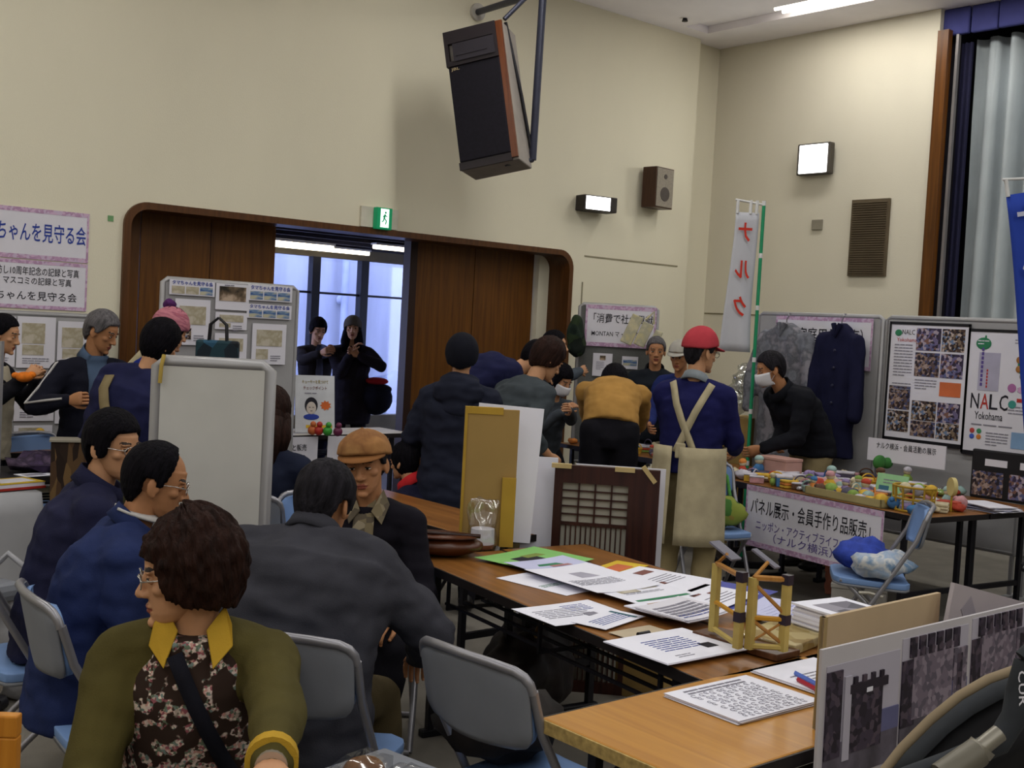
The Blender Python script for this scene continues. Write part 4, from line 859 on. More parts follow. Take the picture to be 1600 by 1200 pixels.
# photo board in front of the doorway
A_=on(255,433,1.85); 
bx0,bx1,by=3.12,4.10,7.1; bd=board('display_board','grey display board of photographs in front of the left sliding door',((bx0+bx1)/2,by),rad(2),1.0,.25,1.85)
def on_board(px0,py0,px1,py1):
    def hit(px,py):
        d=at(px,py,1)-V((0,0,EYE)); return V((0,0,EYE))+d*((by-.022)/d.y)
    a=hit(px0,py0); c=hit(px1,py1); return (a+c)/2,abs(c.x-a.x),abs(a.z-c.z)
BL=['seal heading sheet with a photo strip at the top left of the photo board','sheet with a dark photo of a pale animal, top middle of photo board','heading sheet with three sea photos at the top right of the photo board','heading sheet with a blue bridge photo below the top right one on the photo board','pale clipping sheet at the middle left of the photo board','sheet with a pale grey photo below the dark animal photo','sheet with yellow mark at the lower middle of the photo board','clipping sheet with two photos at the lower right of the photo board']
for i,(r_,k) in enumerate(zip([(263,436,334,464),(337,442,388,486),(388,444,457,473),(386,474,456,500),(272,466,325,540),(336,487,385,516),(335,520,384,572),(395,505,446,570)],'hahhcccc')):
    c,w_,h_=on_board(*r_); s=sheet_on('photo_sheet',BL[i],(c.x,by-.024+(c.x-3.61)*.035,c.z),rad(2),w_,h_,cat='photo sheet',group='sheets on the photo board')
    if k=='h':
        tx(s,'タマちゃんを見守る会',inkb,0,h_*.3,h_*.3,w_*.9,.02)
        for q in range(3): pic(s,(q-1)*w_*.31,-h_*.16,w_*.28,h_*.5,PH[4] if i!=0 else PH[[3,3,4][q]])
    elif k=='a': pic(s,0,.02,w_*.8,h_*.55,PH[5]); para(s,0,h_*.42,w_*.5,1,.02)
    else:
        pic(s,0,h_*.15,w_*.75,h_*.4,PH[3]); pic(s,-w_*.2,-h_*.25,w_*.35,h_*.25,PH[2 if i==4 else 3]); para(s,w_*.2,-h_*.3,w_*.3,3,.015,seed=i)
# grey partition board (foreground middle)
p0=at(335,570,4.65); bd=board('partition_board','grey partition board with rounded corners standing behind the seated pair',(p0.x,p0.y),rad(49.5-90+3),.46,.25,1.455,'partition',m=mat('partition_grey','c6c5c1',.7,.04,5),th=.05)
MB().tube([(-.19,-.03,1.47),(-.195,-.045,1.43),(-.2,-.04,1.36)],.008,8).build('ribbon_tie',mat('ribbon_yellow','b59a4a',.7),bd,True)
# pegboard
pa=at(905,475,10.3); pb=at(1030,478,10.3); pc=(pa+pb)/2; ang=math.atan2(pb.y-pa.y,pb.x-pa.x); pw=(pb-pa).length
pbm=mat('pegboard_grey','5f605f',.8,.1,120); bd=board('pegboard','dark grey pegboard behind the far stall with a cloth bag hung on it',(pc.x,pc.y),ang,pw,.5,1.9,m=pbm)
nrm=V((math.sin(ang),-math.cos(ang),0)); ax=V((math.cos(ang),math.sin(ang),0))
s=sheet_on('stall_sign','white sign with pink bands and grey-blue lettering on the pegboard',pc+nrm*.025+V((0,0,-.19))+ax*.02,ang,.62,.36,border=.035); tx(s,'「消費で社会貢献',ink,.0,.06,.09,.52,.005); tx(s,'MONTAN マ・モンタン',ink,-.02,-.07,.055,.46,.003)
s=sheet_on('notice','white notice with dark pictures below the sign on the pegboard',pc+nrm*.03+V((0,0,-.53))-ax*.12,ang,.17,.2); pic(s,0,.06,.05,.04,PH[5]); pic(s,.05,-.04,.03,.08,PH[5]); para(s,-.02,.02,.07,5,.015)
s=sheet_on('notice','small blue and white card to the right on the pegboard',pc+nrm*.03+V((0,0,-.5))+ax*.12,ang,.14,.11); pic(s,0,0,.12,.05,PH[4])
b=MB(); b.ell((0,0,0),(.09,.06,.17)); b.ell((.02,0,-.1),(.1,.06,.1)); me=remesh(b,.012,2); wrinkle(me,.015,(14,14,10)); me.materials.append(multi('bag_dark_green',['14201a','1d2a20','23301c','0f1712'],12,.9)); tag(link('hanging_bag',me,loc=at(900,522,10.15),smooth='all'),'dark green cloth bag hung at the left corner of the pegboard','bag')
b=MB()
for k,(dx,w_) in enumerate(((-.09,.1),(.02,.1),(.13,.07))): b.bb((dx-w_/2,-.012,-.13+.03*k),(dx+w_/2,.012,.13-.02*k))
o=b.build('hanging_tote',multi('tote_cream',['b8ab7a','c8c0a0','a9a590','bdb48c'],9,.8,'NOISE'),M=T(at(1002,522,10.05))@Rz(ang)@Ry(rad(22)),bevel=.008); tag(o,'cream patchwork tote hung at a tilt on the right of the pegboard','bag')
MB().tube([(-.02,0,.12),(.02,0,.22),(.06,0,.12)],.012,8).build('handle',MC['tote_cream'],o,True)
# right hand panels along the stage wall
XP=7.72; bd1=board('exhibition_board','tall grey display panel behind the hanging coats',(XP,5.42),rad(-90),1.15,.3,1.885); bd2=board('exhibition_board','tall grey display panel holding the two large club posters',(XP,4.28),rad(-90),1.1,.3,1.885)
bd3=board('exhibition_board','tall grey display panel at the right edge of the view',(XP,3.16),rad(-90),1.1,.3,1.885)
FX=XP-.03
s=sheet_on('stall_sign','white sign with pink border half hidden behind the navy coat',(FX,5.36,1.665),rad(-90),.88,.39,border=.03); tx(s,'（家庭用品販売）',ink,.05,.05,.11,.62,.005); tx(s,'ナルク横浜',ink,.16,-.1,.06,.33,.01)
# club posters
s=sheet_on('club_poster','club poster filled with event photographs, the left of the pair',(FX,4.465,1.415),rad(-90),.6,.82)
mat('poster_frame','16151a',.4)
for x0,x1,z0,z1 in ((-.31,.31,.41,.43),(-.31,.31,-.44,-.41),(-.315,-.3,-.43,.43),(.3,.315,-.43,.43)): MB().bb((x0,-.008,z0),(x1,.0,z1)).build('frame',MC['poster_frame'],s)
b=MB(); b.ell((0,0,0),(.028,.003,.024)); b.build('emblem',ing,s,True,loc=(-.24,-.006,.35)); tx(s,'NALC',ink,-.16,.355,.05,.1); tx(s,'Yokohama',inkr,-.17,.3,.04,.16)
para(s,-.19,.26,.15,11,.022,seed=2); para(s,-.19,-.02,.15,4,.02,seed=3)
for i,(x,z,w_,h_,k) in enumerate([(.0,.31,.19,.16,1),(.19,.31,.17,.16,2),(.0,.13,.19,.17,0),(.19,.13,.17,.17,1),(-.2,-.12,.17,.17,0),(-.2,-.29,.17,.15,2),(.0,-.2,.19,.14,2),(.19,-.2,.17,.14,1),(.0,-.33,.19,.11,0),(.19,-.33,.17,.11,2)]): pic(s,x,z,w_,h_,PH[k])
para(s,.0,.015,.17,4,.02,seed=7); pic(s,.19,-.035,.16,.1,mat('print_orange','c8693e',.6),'orange_block')
s=sheet_on('club_poster','club poster with large NALC lettering, the right of the pair',(FX,3.85,1.385),rad(-90),.6,.82)
for x0,x1,z0,z1 in ((-.31,.31,.41,.43),(-.31,.31,-.44,-.41),(-.315,-.3,-.43,.43),(.3,.315,-.43,.43)): MB().bb((x0,-.008,z0),(x1,.0,z1)).build('frame',MC['poster_frame'],s)
b=MB(); b.ell((0,0,0),(.055,.003,.042)); b.ell((.012,0,.045),(.007,.003,.014)); b.build('emblem',ing,s,True,loc=(-.2,-.006,.33)); para(s,-.2,.345,.08,2,.02,white,'emblem_text',-.0095)
pic(s,-.15,.14,.15,.26,mat('print_lilac','a9a6bb',.7),'lilac_block')
b=MB(); [b.bb((-.008,-.0008,-.11+i*.03),(.008,.001,-.088+i*.03)) for i in range(9)]; b.build('printed_text',inkp,s,loc=(-.2,-.0075,.15)); b=MB(); [b.bb((-.005,-.0008,-.08+i*.022),(.005,.001,-.064+i*.022)) for i in range(6)]; b.build('printed_text',inkr,s,loc=(-.16,-.0075,.11))
b=MB(); b.tube([(.055*math.cos(a),0,.075*math.sin(a)) for a in [6.2832*i/24 for i in range(24)]],.016,6,flat=.2,closed=True); b.build('wreath',ing,s,True,loc=(.12,-.007,.2))
for i in range(9):
    a=6.2832*i/9; MB().ell((.0,0,0),(.02,.003,.023)).build('wreath_figure',mat('print_ochre','9b6a38',.7) if i%3 else mat('print_grey','8f8a86',.7),s,True,loc=(.12+.066*math.cos(a),-.009,.2+.09*math.sin(a)))
for i,(c,x) in enumerate((('N',-.235),('A',-.165),('L',-.105),('C',-.03))): tx(s,c,inkr if c=='A' else ink,x,-.07,.15,.06,.005)
tx(s,'Yokohama',ink,-.13,-.165,.075,.2,.004)
for x,z,r_,c in ((.02,.04,.03,'a5679c'),(.08,.03,.022,'c39ac0'),(-.24,-.27,.018,'b2433f'),(-.24,-.31,.018,'3c5ab8'),(-.19,-.27,.018,'3f8a5c'),(-.19,-.31,.018,'c77b35'),(.03,-.07,.028,'3e8f86')):
    MB().ell((0,0,0),(r_,.002,r_)).build('printed_dot',mat('dot_'+c,c,.7),s,True,loc=(x,-.006,z))
pic(s,.16,-.04,.2,.025,inkr,'red_band'); pic(s,.15,.03,.18,.03,ing,'green_band'); para(s,.13,-.09,.25,3,.022,seed=11); para(s,.0,-.23,.5,1,.025,seed=12); para(s,-.06,-.28,.16,5,.02,seed=13); pic(s,.15,-.31,.22,.11,mat('print_blue','7f9fc4',.7),'blue_block'); para(s,.12,.36,.2,2,.02,seed=14)
# ------------------------------------------------ coats on hangers
def hung_coat(label,c,rz,m,L,wd,name='hanging_coat',open_=None):
    t=thing(name,label,'coat',c,rz); b=MB()
    R_=[]
    for z,a_,y_ in ((0,.05,.045),(-.04,.11,.06),(-.09,.2,.075),(-.2,.21,.09),(-.45,.205,.095),(-L*.8,.2,.09),(-L,.215,.095)): R_.append([V((wd*a_*math.cos(q),y_*math.sin(q),z)) for q in [6.2832*i/20 for i in range(20)]])
    b.loft(R_)
    for x in (-1,1): b.limb([(x*wd*.17,0,-.13),(x*wd*.245,-.03,-.38),(x*wd*.265,-.06,-.68)],[.07,.062,.05])
    me=remesh(b,.012,2); wrinkle(me,.016,(9,9,4),L*3); me.materials.append(m); link('coat_cloth',me,t,'all')
    b=MB(); b.tube([(-.03,-.06,.0),(.0,-.075,-.09),(.03,-.06,.0)],.02,8); b.build('coat_collar',m,t,True)
    MB().tube([(0,0,-.02),(0,0,.03),(.02,0,.06),(0,.02,.075),(0,.05,.075)],.005,6).build('hanger_hook',chf,t,True)
    if open_:
        for k in range(4): b=MB(); b.ell((0,0,0),(.012,.006,.012)); b.build('button',open_,t,True,loc=(.02,-.1,-.2-.13*k))
    return t
hung_coat('dark navy overcoat hung on the panel in front of the sign',(XP-.14,5.12,1.81),rad(-90),cl('coat_hung_navy','191a33'),1.0,.76,open_=mat('button_dark','26263a',.3))
hung_coat('pale grey patterned coat hung on the panel behind the masked man',(XP-.14,5.62,1.8),rad(-90),multi('coat_hung_grey',['6a6c74','777982','5b5c63','85828a'],10,.9,'NOISE'),1.05,1.1)
# ------------------------------------------------ nobori flags
def nobori(label,top,rz,m,inkm,px,wd,ht,pole1,chars,tilt=0.):
    t=thing('banner_flag',label,'flag',(top.x,top.y,0),rz); H_=top.z
    n=7; t.rotation_euler[1]=tilt
    for i in range(n):
        z0=H_*i/n; z1=H_*(i+1)/n; MB().tube([(0,0,z0),(0,0,z1-.03)],.013,10,).build('pole',pole1,t,True); MB().tube([(0,0,z1-.035),(0,0,z1)],.0145,10).build('pole_joint',mat('pole_white','cfcfcf',.4),t,True)
    MB().tube([(.01,0,H_-.03),(-wd-.02,0,H_-.0)],.008,8).build('cross_arm',mat('pole_white','cfcfcf',.4),t,True)
    b=MB(); R_=[];K=16
    for k in range(K+1):
        u=k/K; z=H_-.09-ht*u; R_.append([V((-.03-(wd-.02)*j/8*(1+.35*u*u)-.02*u*math.sin(u*3),.02*math.sin(j*.8+u*3)*u+(.004 if s_ else -.004),z-.0*j)) for s_,rng in ((0,range(9)),(1,range(8,-1,-1))) for j in rng])
    b.loft(R_); b.build('flag_cloth',m,t,'all')
    for x in (-.05,-wd*.5,-wd+.0): MB().tube([(x,0,H_-.0),(x,0,H_-.1)],.012,8).build('tie_loop',mat('pole_white','cfcfcf',.4),t,True)
    MB().bb((-.2,-.2,0),(.2,.2,.05)).build('base_block',dark,t,bevel=.01)
    for i,c in enumerate(chars):
        u=(i+.5)/len(chars)*.8+.02
        text(c,inkm,t,T((-.03-wd/2+.0-.02*u,-.03,H_-.09-ht*u))@Matrix.Diagonal((-1,1,1,1)),None,wd*.85,.02,xs=.72)
    return t
gp=mat('pole_green','1f8a5e',.4)
nobori('white banner flag with red reversed lettering on a green pole, behind the apron wearer',at(1194,314,8.6),rad(49.5-90),mat('flag_white','b9bac2',.8,.04),mat('flag_red','c23325',.8),0,.19,1.02,gp,'ナルク')
nobori('blue banner flag with white lettering at the right edge',at(1795,262,6.6),rad(49.5-90),mat('flag_blue','203c9c',.8,.06),mat('flag_letter_white','b9bcd0',.8),0,.25,1.6,gp,'ナルク横浜',rad(-11.6))
# ------------------------------------------------ stall tables
tE=meeting_table('dark-edged craft stall table with the lettered banner on its front, nearest the right edge',(6.1,3.5,0),-rad(8),L=1.75,D=.6,group='stall tables',shelf=False)
tF=meeting_table('craft stall table behind the one carrying the banner',(6.1+.605,3.5-.085,0),-rad(8),L=1.5,D=.6,group='stall tables',shelf=False)
tG=meeting_table('far stall table in front of the pegboard where the ochre sweater leans',(6.72,5.45,0),-rad(1),L=1.85,D=.45,group='stall tables')
meeting_table('book table with dark front along the back wall at the left',(3.35,7.42,0),rad(90),L=1.7,D=.45,z=.72,group='stall tables')
meeting_table('small table with a standing poster in front of the doorway',(5.3,7.35,0),rad(90),L=1.3,D=.45,z=.8,group='stall tables',top=mat('table_white','b8b4b0',.5))
# white clothed table at the left edge
tl=meeting_table('table under the white cloth at the left edge',(2.0,5.95,0),rad(90),L=1.7,D=.5,group='stall tables')
b=MB(); R_=[]; P=[(.32,5.92),(1.2,5.92),(2.03,5.92),(2.03,6.2),(2.03,6.47),(1.2,6.47),(.32,6.47)]
def per(u):
    L_=[0];
    for a,c in zip(P,P[1:]+P[:1]): L_.append(L_[-1]+math.dist(a,c))
    s=u*L_[-1]
    for i,(a,c) in enumerate(zip(P,P[1:]+P[:1])):
        if s<=L_[i+1]+1e-9: f=(s-L_[i])/(L_[i+1]-L_[i]); return V((a[0]+(c[0]-a[0])*f,a[1]+(c[1]-a[1])*f,0))
cxy=V((1.17,6.2,0)); n=120
for k in range(8):
    row=[]
    for i in range(n):
        q=per(i/n); o=(q-cxy); f=0 if k<2 else .035*(k-1)/6*math.sin(i*1.1)+.012*(k-1)
        z=.704 if k<2 else .704-.11*(k-1)
        q=cxy+o*(.6 if k==0 else 1)+o.normalized()*f; row.append(V((q.x,q.y,z)))
    R_.append(row)
b.loft(R_,0,False); b.f.append(tuple(range(n))); b.m.append(0); o=b.build('tablecloth',mat('cloth_white','9d9da1',.85,.06,4),smooth='all'); so=o.modifiers.new('s','SOLIDIFY'); so.thickness=.004; so.offset=-1
tag(o,'white cloth draped over the table at the left edge','tablecloth')
# banner on the stall
tEm=T((6.1,3.5,0))@Rz(-rad(8))
s=thing('stall_banner','white banner with pink border hung on the front of the craft stall','banner',M=tEm@T((-.012,.83,.495))@Rz(rad(-90)))
MB().bb((-.57,-.004,-.2),(.57,0,.2)).build('sheet',white,s); b=MB()
for x0,x1,z0,z1 in ((-.57,.57,.165,.2),(-.57,.57,-.2,-.165),(-.57,-.555,-.165,.165),(.555,.57,-.165,.165)): b.bb((x0,-.0052,z0),(x1,-.003,z1))
b.build('border',pinkb,s); tx(s,'パネル展示・会員手作り品販売」',ink,.0,.06,.115,1.0,.005); tx(s,'ニッポン・アクティブライフ・クラブ',inkp,-.0,-.055,.07,.93,.003); tx(s,'（ナルク横浜）',inkp,-.05,-.122,.065,.5,.003)
# sign, dark photo boards on the stall's back row
s=sheet_on('stall_sign','white sign with a line of black lettering standing behind the stall',(7.42,4.42,.925),rad(-90),.6,.16,th=.01); tx(s,'ナルク横浜・会員活動の展示',ink,.0,.03,.05,.46,.004,y=-.0125)
s=thing('photo_stand','black photo stand board with white captions at the right end of the stall','photo board',(7.36,3.78,.0),rad(-90)); MB().bb((-.12,-.01,.7),(.75,.02,1.02)).build('board',mat('board_black','18171b',.6),s,bevel=.01)
for i,x in enumerate((.0,.25,.5)): pic(s,x,.8,.21,.16,PH[[0,1,4][i]],y=-.012)
for x,w_ in ((.05,.15),(.33,.24)): pic(s,x,.94,w_,.045,white,'caption',y=-.012)
for x in (-.08,.7): MB().bb((x-.012,.0,0),(x+.012,.02,.72)).build('leg',dark,s)
b=MB(); b.ell((0,0,0),(.07,.03,.05)); b.ell((.1,0,-.01),(.06,.03,.04)); tag(b.build('cloth_leaf',mat('leaf_green','3c7a3a',.8,.2),loc=(7.3,4.55,.85),smooth=True),'green leaf-shaped cloth ornament below the white stall sign','ornament')
# ------------------------------------------------ craft goods on the stalls
def pal(c): return mat('cloth_'+c,c,.8,.25,25,bump=.15,bscale=120)
def pouch(m,r,sd):
    b=MB(); b.ell((0,0,r[2]*.9),r,n=14,k=10); me=b.mesh('pouch')
    for v in me.vertices: v.co.z=max(0,v.co.z)
    wrinkle(me,.18*r[0],(2/r[0],2/r[1],2/r[2]),sd)
    for v in me.vertices: v.co.z=max(0,v.co.z)
    me.materials.append(m); return me
CN={'b98a8f':'pink','8f7fa8':'lilac','3f6fa0':'blue','7f9a4a':'green','c9a23a':'yellow','a8402f':'red','5a3f30':'brown','c3b79a':'cream','4a4658':'charcoal','c47a3a':'orange','8fa9a6':'teal','b9b6c0':'white'}
random.seed(11); used=set(); spots=[]
def free(x,y,r):
    for a,c,q in spots:
        if (a-x)**2+(c-y)**2<(r+q)**2*.3: return False
    spots.append((x,y,r)); return True
def craft(M,x0,x1,y0,y1,cnt,place,z=.702,big=1.):
    made=0
    for tr in range(4000):
        if made>=cnt: break
        x=random.uniform(x0,x1); y=random.uniform(y0,y1); r=random.uniform(.04,.075)*big; w=M@V((x,y,z))
        if not free(w.x,w.y,r): continue
        c,nm=random.choice(list(CN.items())); kind=random.choice(['pouch','doll','basket','box','ball','packet','folded cloth'])
        if (nm,kind,place) in used:
            continue
        used.add((nm,kind,place)); m=pal(c); lab='%s %s %s'%(nm,{'pouch':'fabric pouch','doll':'little stuffed doll','basket':'small woven basket','box':'small gift box','ball':'yarn ball ornament','packet':'clear-wrapped craft packet','folded cloth':'stack of folded cloth'}[kind],place)
        M2=T(w)@Rz(random.uniform(0,6))
        if kind=='pouch': me=pouch(m,(r,r*.8,r*.5),made); o=link('pouch',me,smooth='all',M=M2); tag(o,lab,'pouch')
        elif kind=='ball':
            b=MB(); b.ell((0,0,r*.6),(r*.6,r*.6,r*.6)); b.ell((r*.35,r*.3,r*.95),(r*.25,r*.25,r*.25)); b.ell((-r*.3,r*.3,r*.95),(r*.22,r*.22,r*.22)); tag(b.build('yarn_ball',m,smooth=True,M=M2),lab,'ornament')
        elif kind=='doll':
            t=thing('doll',lab,'doll',M=M2); b=MB(); b.ell((0,0,r*.7),(r*.55,r*.45,r*.7)); b.ell((r*.5,0,r*.7),(r*.2,r*.2,r*.35)); b.ell((-r*.5,0,r*.7),(r*.2,r*.2,r*.35)); b.build('doll_body',m,t,True); b=MB(); b.ell((0,0,r*1.6),(r*.42,r*.4,r*.42)); b.build('doll_head',pal('c3b79a'),t,True); b=MB(); b.ell((0,-.002,r*1.75),(r*.46,r*.44,r*.35)); b.build('doll_hat',pal(random.choice(list(CN))),t,True)
        elif kind=='basket':
            t=thing('basket',lab,'basket',M=M2); b=MB(); b.loft([[V((q*math.cos(a),q*math.sin(a),h)) for a in [6.2832*i/18 for i in range(18)]] for q,h in ((r*.8,0),(r*1.05,r*.8),(r*1.08,r*.85),(r*.98,r*.85),(r*.75,.01))]); b.build('basket_bowl',m,t,True); MB().tube([(r*math.cos(a),0,r*.8+r*.8*math.sin(a)) for a in [math.pi*i/10 for i in range(11)]],.005,6).build('handle',m,t,True)
        elif kind=='box':
            t=thing('gift_box',lab,'box',M=M2); MB().bb((-r,-r*.7,0),(r,r*.7,r*.8)).build('box_body',m,t,bevel=.004); MB().bb((-r*1.03,-r*.73,r*.8),(r*1.03,r*.73,r*.98)).build('lid',pal('b9b6c0'),t,bevel=.003)
        elif kind=='packet':
            t=thing('packet',lab,'packet',M=M2); b=MB(); b.ell((0,0,r*.3),(r*.8,r*.6,r*.3)); b.build('contents',m,t,True); me=pouch(clear('cellophane',(.93,.93,.93),.16,.12),(r*1.05,r*.85,r*.42),made+3); link('wrapper',me,t,'all')
        else:
            t=thing('folded_cloth',lab,'cloth',M=M2)
            for k in range(3): b=MB(); b.bb((-r*1.1,-r*.8,k*.018),(r*1.1,r*.8,k*.018+.017)); b.build('fold',pal(random.choice(list(CN))) if k else m,t,bevel=.006)
        made+=1
craft(tEm,.06,.54,.75,1.7,58,'on the left half of the banner stall'); craft(tEm,.06,.54,.1,.75,36,'on the right half of the banner stall')
tFm=T((6.705,3.415,0))@Rz(-rad(8)); craft(tFm,.06,.54,.55,1.42,26,'on the back table of the banner stall')
tGm=T((6.72,5.45,0))@Rz(-rad(1)); craft(tGm,.05,.4,.08,1.78,44,'on the far stall by the pegboard')
craft(T((3.35,7.42,0))@Rz(rad(90)),.06,.4,.08,1.1,22,'on the back wall table at the left',.722)
# larger recognisable goods on the banner stall
t=thing('bead_tray','long cream cardboard tray of yellow and green crafts at the stall front','tray',M=tEm@T((.12,.62,.702))); b=MB(); b.bb((-.1,-.3,0),(.1,.3,.008)); b.bb((-.1,-.3,0),(-.092,.3,.05)); b.bb((.092,-.3,0),(.1,.3,.05)); b.bb((-.1,-.3,0),(.1,-.292,.05)); b.bb((-.1,.292,0),(.1,.3,.05)); b.build('tray_box',mat('card_cream','a89a6c',.8),t)
for i in range(12): b=MB(); rr=random.uniform(.025,.04); b.ell((0,0,rr),(rr,rr*1.3,rr)); b.build('tray_craft',pal(['c9a23a','7f9a4a','c47a3a','8fa9a6'][i%4]),t,True,loc=(random.uniform(-.06,.06),-.26+i*.047,.008))
s=thing('price_card','pale green price card with a fish picture standing on the stall','card',M=tEm@T((.33,.52,.702))@Rz(rad(-84))@Rx(rad(-12))); MB().bb((-.11,-.002,0),(.11,.002,.17)).build('card',mat('card_green','8fbf8f',.7),s); pic(s,-.05,.07,.07,.05,mat('print_teal','37657a',.7),y=-.003); para(s,0,.13,.12,2,.018,y=-.003)
s=thing('price_card','pale pink price card leaning at the middle of the stall','card',M=tEm@T((.3,.98,.702))@Rz(rad(-80))@Rx(rad(-30))); MB().bb((-.12,-.002,0),(.12,.002,.09)).build('card',mat('card_pink','c9a2a4',.7),s); para(s,0,.05,.16,2,.018,y=-.003)
s=thing('storage_box','flat pink box on the far left of the banner stall','box',M=tEm@T((.42,1.55,.702))); MB().bb((-.08,-.14,0),(.08,.14,.13)).build('box_body',mat('box_pink','b28a80',.7),s,bevel=.004); MB().bb((-.083,-.143,.13),(.083,.143,.15)).build('lid',mat('box_pink','b28a80',.7),s,bevel=.003)
t=thing('ribbon_basket','yellow bead basket with white rosettes at the right front of the stall','basket',M=tEm@T((.16,.2,.702))); b=MB()
for i in range(12):
    a=6.2832*i/12; b.tube([(.09*math.cos(a),.12*math.sin(a),.0),(.1*math.cos(a),.13*math.sin(a),.14)],.006,6)
for z in (.0,.07,.14): b.tube([((.09+.07*z)*math.cos(a),(.12+.07*z)*math.sin(a),z+.005) for a in [6.2832*i/24 for i in range(24)]],.007,6,closed=True)
b.build('basket_bowl',mat('basket_yellow','a8862a',.6),t,True)
for i,(x,y) in enumerate(((-.02,.05),(-.03,-.05),(.04,.0),(.05,-.08))): b=MB(); b.ell((0,0,0),(.035,.035,.035)); b.build('rosette',pal(['c3b79a','b9b6c0','7f9a4a','c9a23a'][i]),t,True,loc=(x,y,.13))
b=MB(); b.tube([(0,-.012,.0),(0,.012,0)],[.055,.055],20); o=b.build('round_fan',mat('fan_cream','c0b078',.7),smooth=True,M=tEm@T((.4,.12,.85))@Rz(rad(60))); tag(o,'round cream craft disc standing at the right of the stall','ornament'); MB().tube([(0,0,-.05),(0,0,-.148)],.006,6).build('stand_stick',mat('basket_yellow','a8862a',.6),o,True)
t=thing('paper_stack','messy stack of white leaflets at the right end of the stall','papers',M=tEm@T((.75,.12,.702)))
for k in range(6): MB().bb((-.1,-.15,0),(.1,.15,.004)).build('leaflet',white if k%2 else mat('paper_bluish','9a9cb2',.7),t,loc=(random.uniform(-.02,.02),random.uniform(-.02,.02),k*.006),rz=random.uniform(-.3,.3))
# plastic bundles at far back between far stall and panels
for i,(px,py,d,lab) in enumerate(((1150,620,9.6,'clear plastic bag of white goods behind the apron wearer'),(1165,592,9.7,'peaked clear wrapping above the white goods bag'))):
    b=MB(); b.ell((0,0,.0),(.14-.04*i,.12-.04*i,.12)); me=b.mesh('plastic_bag'); wrinkle(me,.05,(14,14,14),i); me.materials.append(clear('plastic_white',(.85,.87,.86),.35,.15)); tag(link('plastic_bag',me,loc=at(px,py,d),smooth='all'),lab,'bag')
p_=at(1152,650,9.7); t=thing('carton','brown cardboard carton stacked behind the apron wearer','box',(p_.x,p_.y,0),rad(20)); MB().bb((-.2,-.17,0),(.2,.17,1.02)).build('box_body',mat('cardboard','8a7040',.85,.06),t,bevel=.004); MB().bb((-.2,-.02,1.02),(.2,.02,1.023)).build('tape',mat('tape_tan','a3884f',.4),t)
# under the stall
b=MB(); b.loft([[V((a_*sx,.5*a_*sy,z)) for sx,sy in ((-1,-1),(1,-1),(1,1),(-1,1))] for z,a_ in ((0,.11),(.15,.12),(.3,.12))]); me=remesh(b,.015,2); wrinkle(me,.012,seed=2); me.materials.append(mat('bag_salmon','b9745e',.8)); p_=on(1305,925); tag(link('paper_bag',me,loc=(p_.x,p_.y,0),rz=.4,smooth='all'),'salmon pink bag on the floor under the stall banner','bag')
p_=on(1345,950); t=thing('carton','low white carton on the floor by the chair piled with bags','box',(p_.x-.1,p_.y-.05,0),rad(30)); MB().bb((-.2,-.16,0),(.2,.16,.17)).build('box_body',mat('carton_white','9a9690',.8),t,bevel=.005); MB().bb((-.205,-.165,.17),(.205,.165,.2)).build('lid',mat('carton_white','9a9690',.8),t,bevel=.005)
# bags on chairs
C2=V((5.62,3.52,0))
for lab,dx,dy,r_,m,dz in (('royal blue cloth bag heaped on the sideways chair',.02,.06,(.17,.14,.09),pal('2a3f9a'),.09),('white and pale blue cloth bag on the sideways chair',-.04,-.1,(.19,.15,.07),multi('bag_white_blue',['aeb4c0','8fa3bd','c6c6c4','6f8aa8'],9,.9,'NOISE'),.055)):
    me=pouch(m,r_,dx*30); tag(link('cloth_bag',me,loc=C2+V((dx,dy,.437)),smooth='all'),lab,'bag')
p_=V((6.0,4.84,.44)); t=thing('tote_bag','green and yellow tote bag on the chair beside the apron wearer','bag',p_,rad(150)); me=pouch(multi('bag_green',['3f6a2f','7f8a3a','2f4a28','8a7a3a'],9,.9),(.15,.1,.1),3); link('bag_body',me,t,'all'); MB().tube([(-.1,-.14,.12),(-.08,-.2,.3),(0,-.24,.385),(.08,-.2,.3),(.1,-.14,.12)],.012,8).build('strap',pal('4a8a3f'),t,True)
me=pouch(mat('coat_dark_brown','1a1412',.85,.4,18),(.2,.17,.1),6); tag(link('dark_coat',me,loc=(2.16,2.5,.437),smooth='all'),'dark brown coat heaped on the empty front chair','coat')
b=MB(); b.ell((0,0,.2),(.34,.2,.2)); b.ell((.12,.0,.32),(.22,.16,.13)); me=remesh(b,.016,2); wrinkle(me,.035,(7,7,7),5); me.materials.append(mat('bag_dark_brown','1f1718',.6,.4,12)); p_=on(815,1150); o=link('travel_bag',me,loc=(p_.x+.15,p_.y+.15,0),rz=rad(30),smooth='all'); tag(o,'dark leather travel bag on the floor below the newsletter table','bag'); MB().tube([(-.12,-.05,.36),(-.05,-.07,.45),(.1,-.06,.46),(.18,-.03,.4)],.012,8).build('handle',mat('bag_strap_tan','8a6a3a',.5),o,True)
p_=on(1010,1108); t=thing('carton','cardboard carton with a grey folder on top on the floor under the newsletter table','box',(p_.x+.2,p_.y+.25,0),rad(12)); MB().bb((-.17,-.24,0),(.17,.24,.2)).build('box_body',MC['cardboard'],t,bevel=.004); MB().bb((-.15,-.2,.2),(.15,.2,.225)).build('folder',mat('folder_grey','5f6168',.6),t,bevel=.004)

t=thing('handbag','small black handbag at the left end of the far stall','bag',tGm@V((.2,1.55,.702)),.3); me=pouch(mat('bag_black','17171d',.5,.2,20),(.1,.07,.09),2); link('bag_body',me,t,'all'); MB().tube([(-.06,0,.13),(-.03,0,.22),(.03,0,.22),(.06,0,.13)],.007,8).build('handle',dark,t,True)
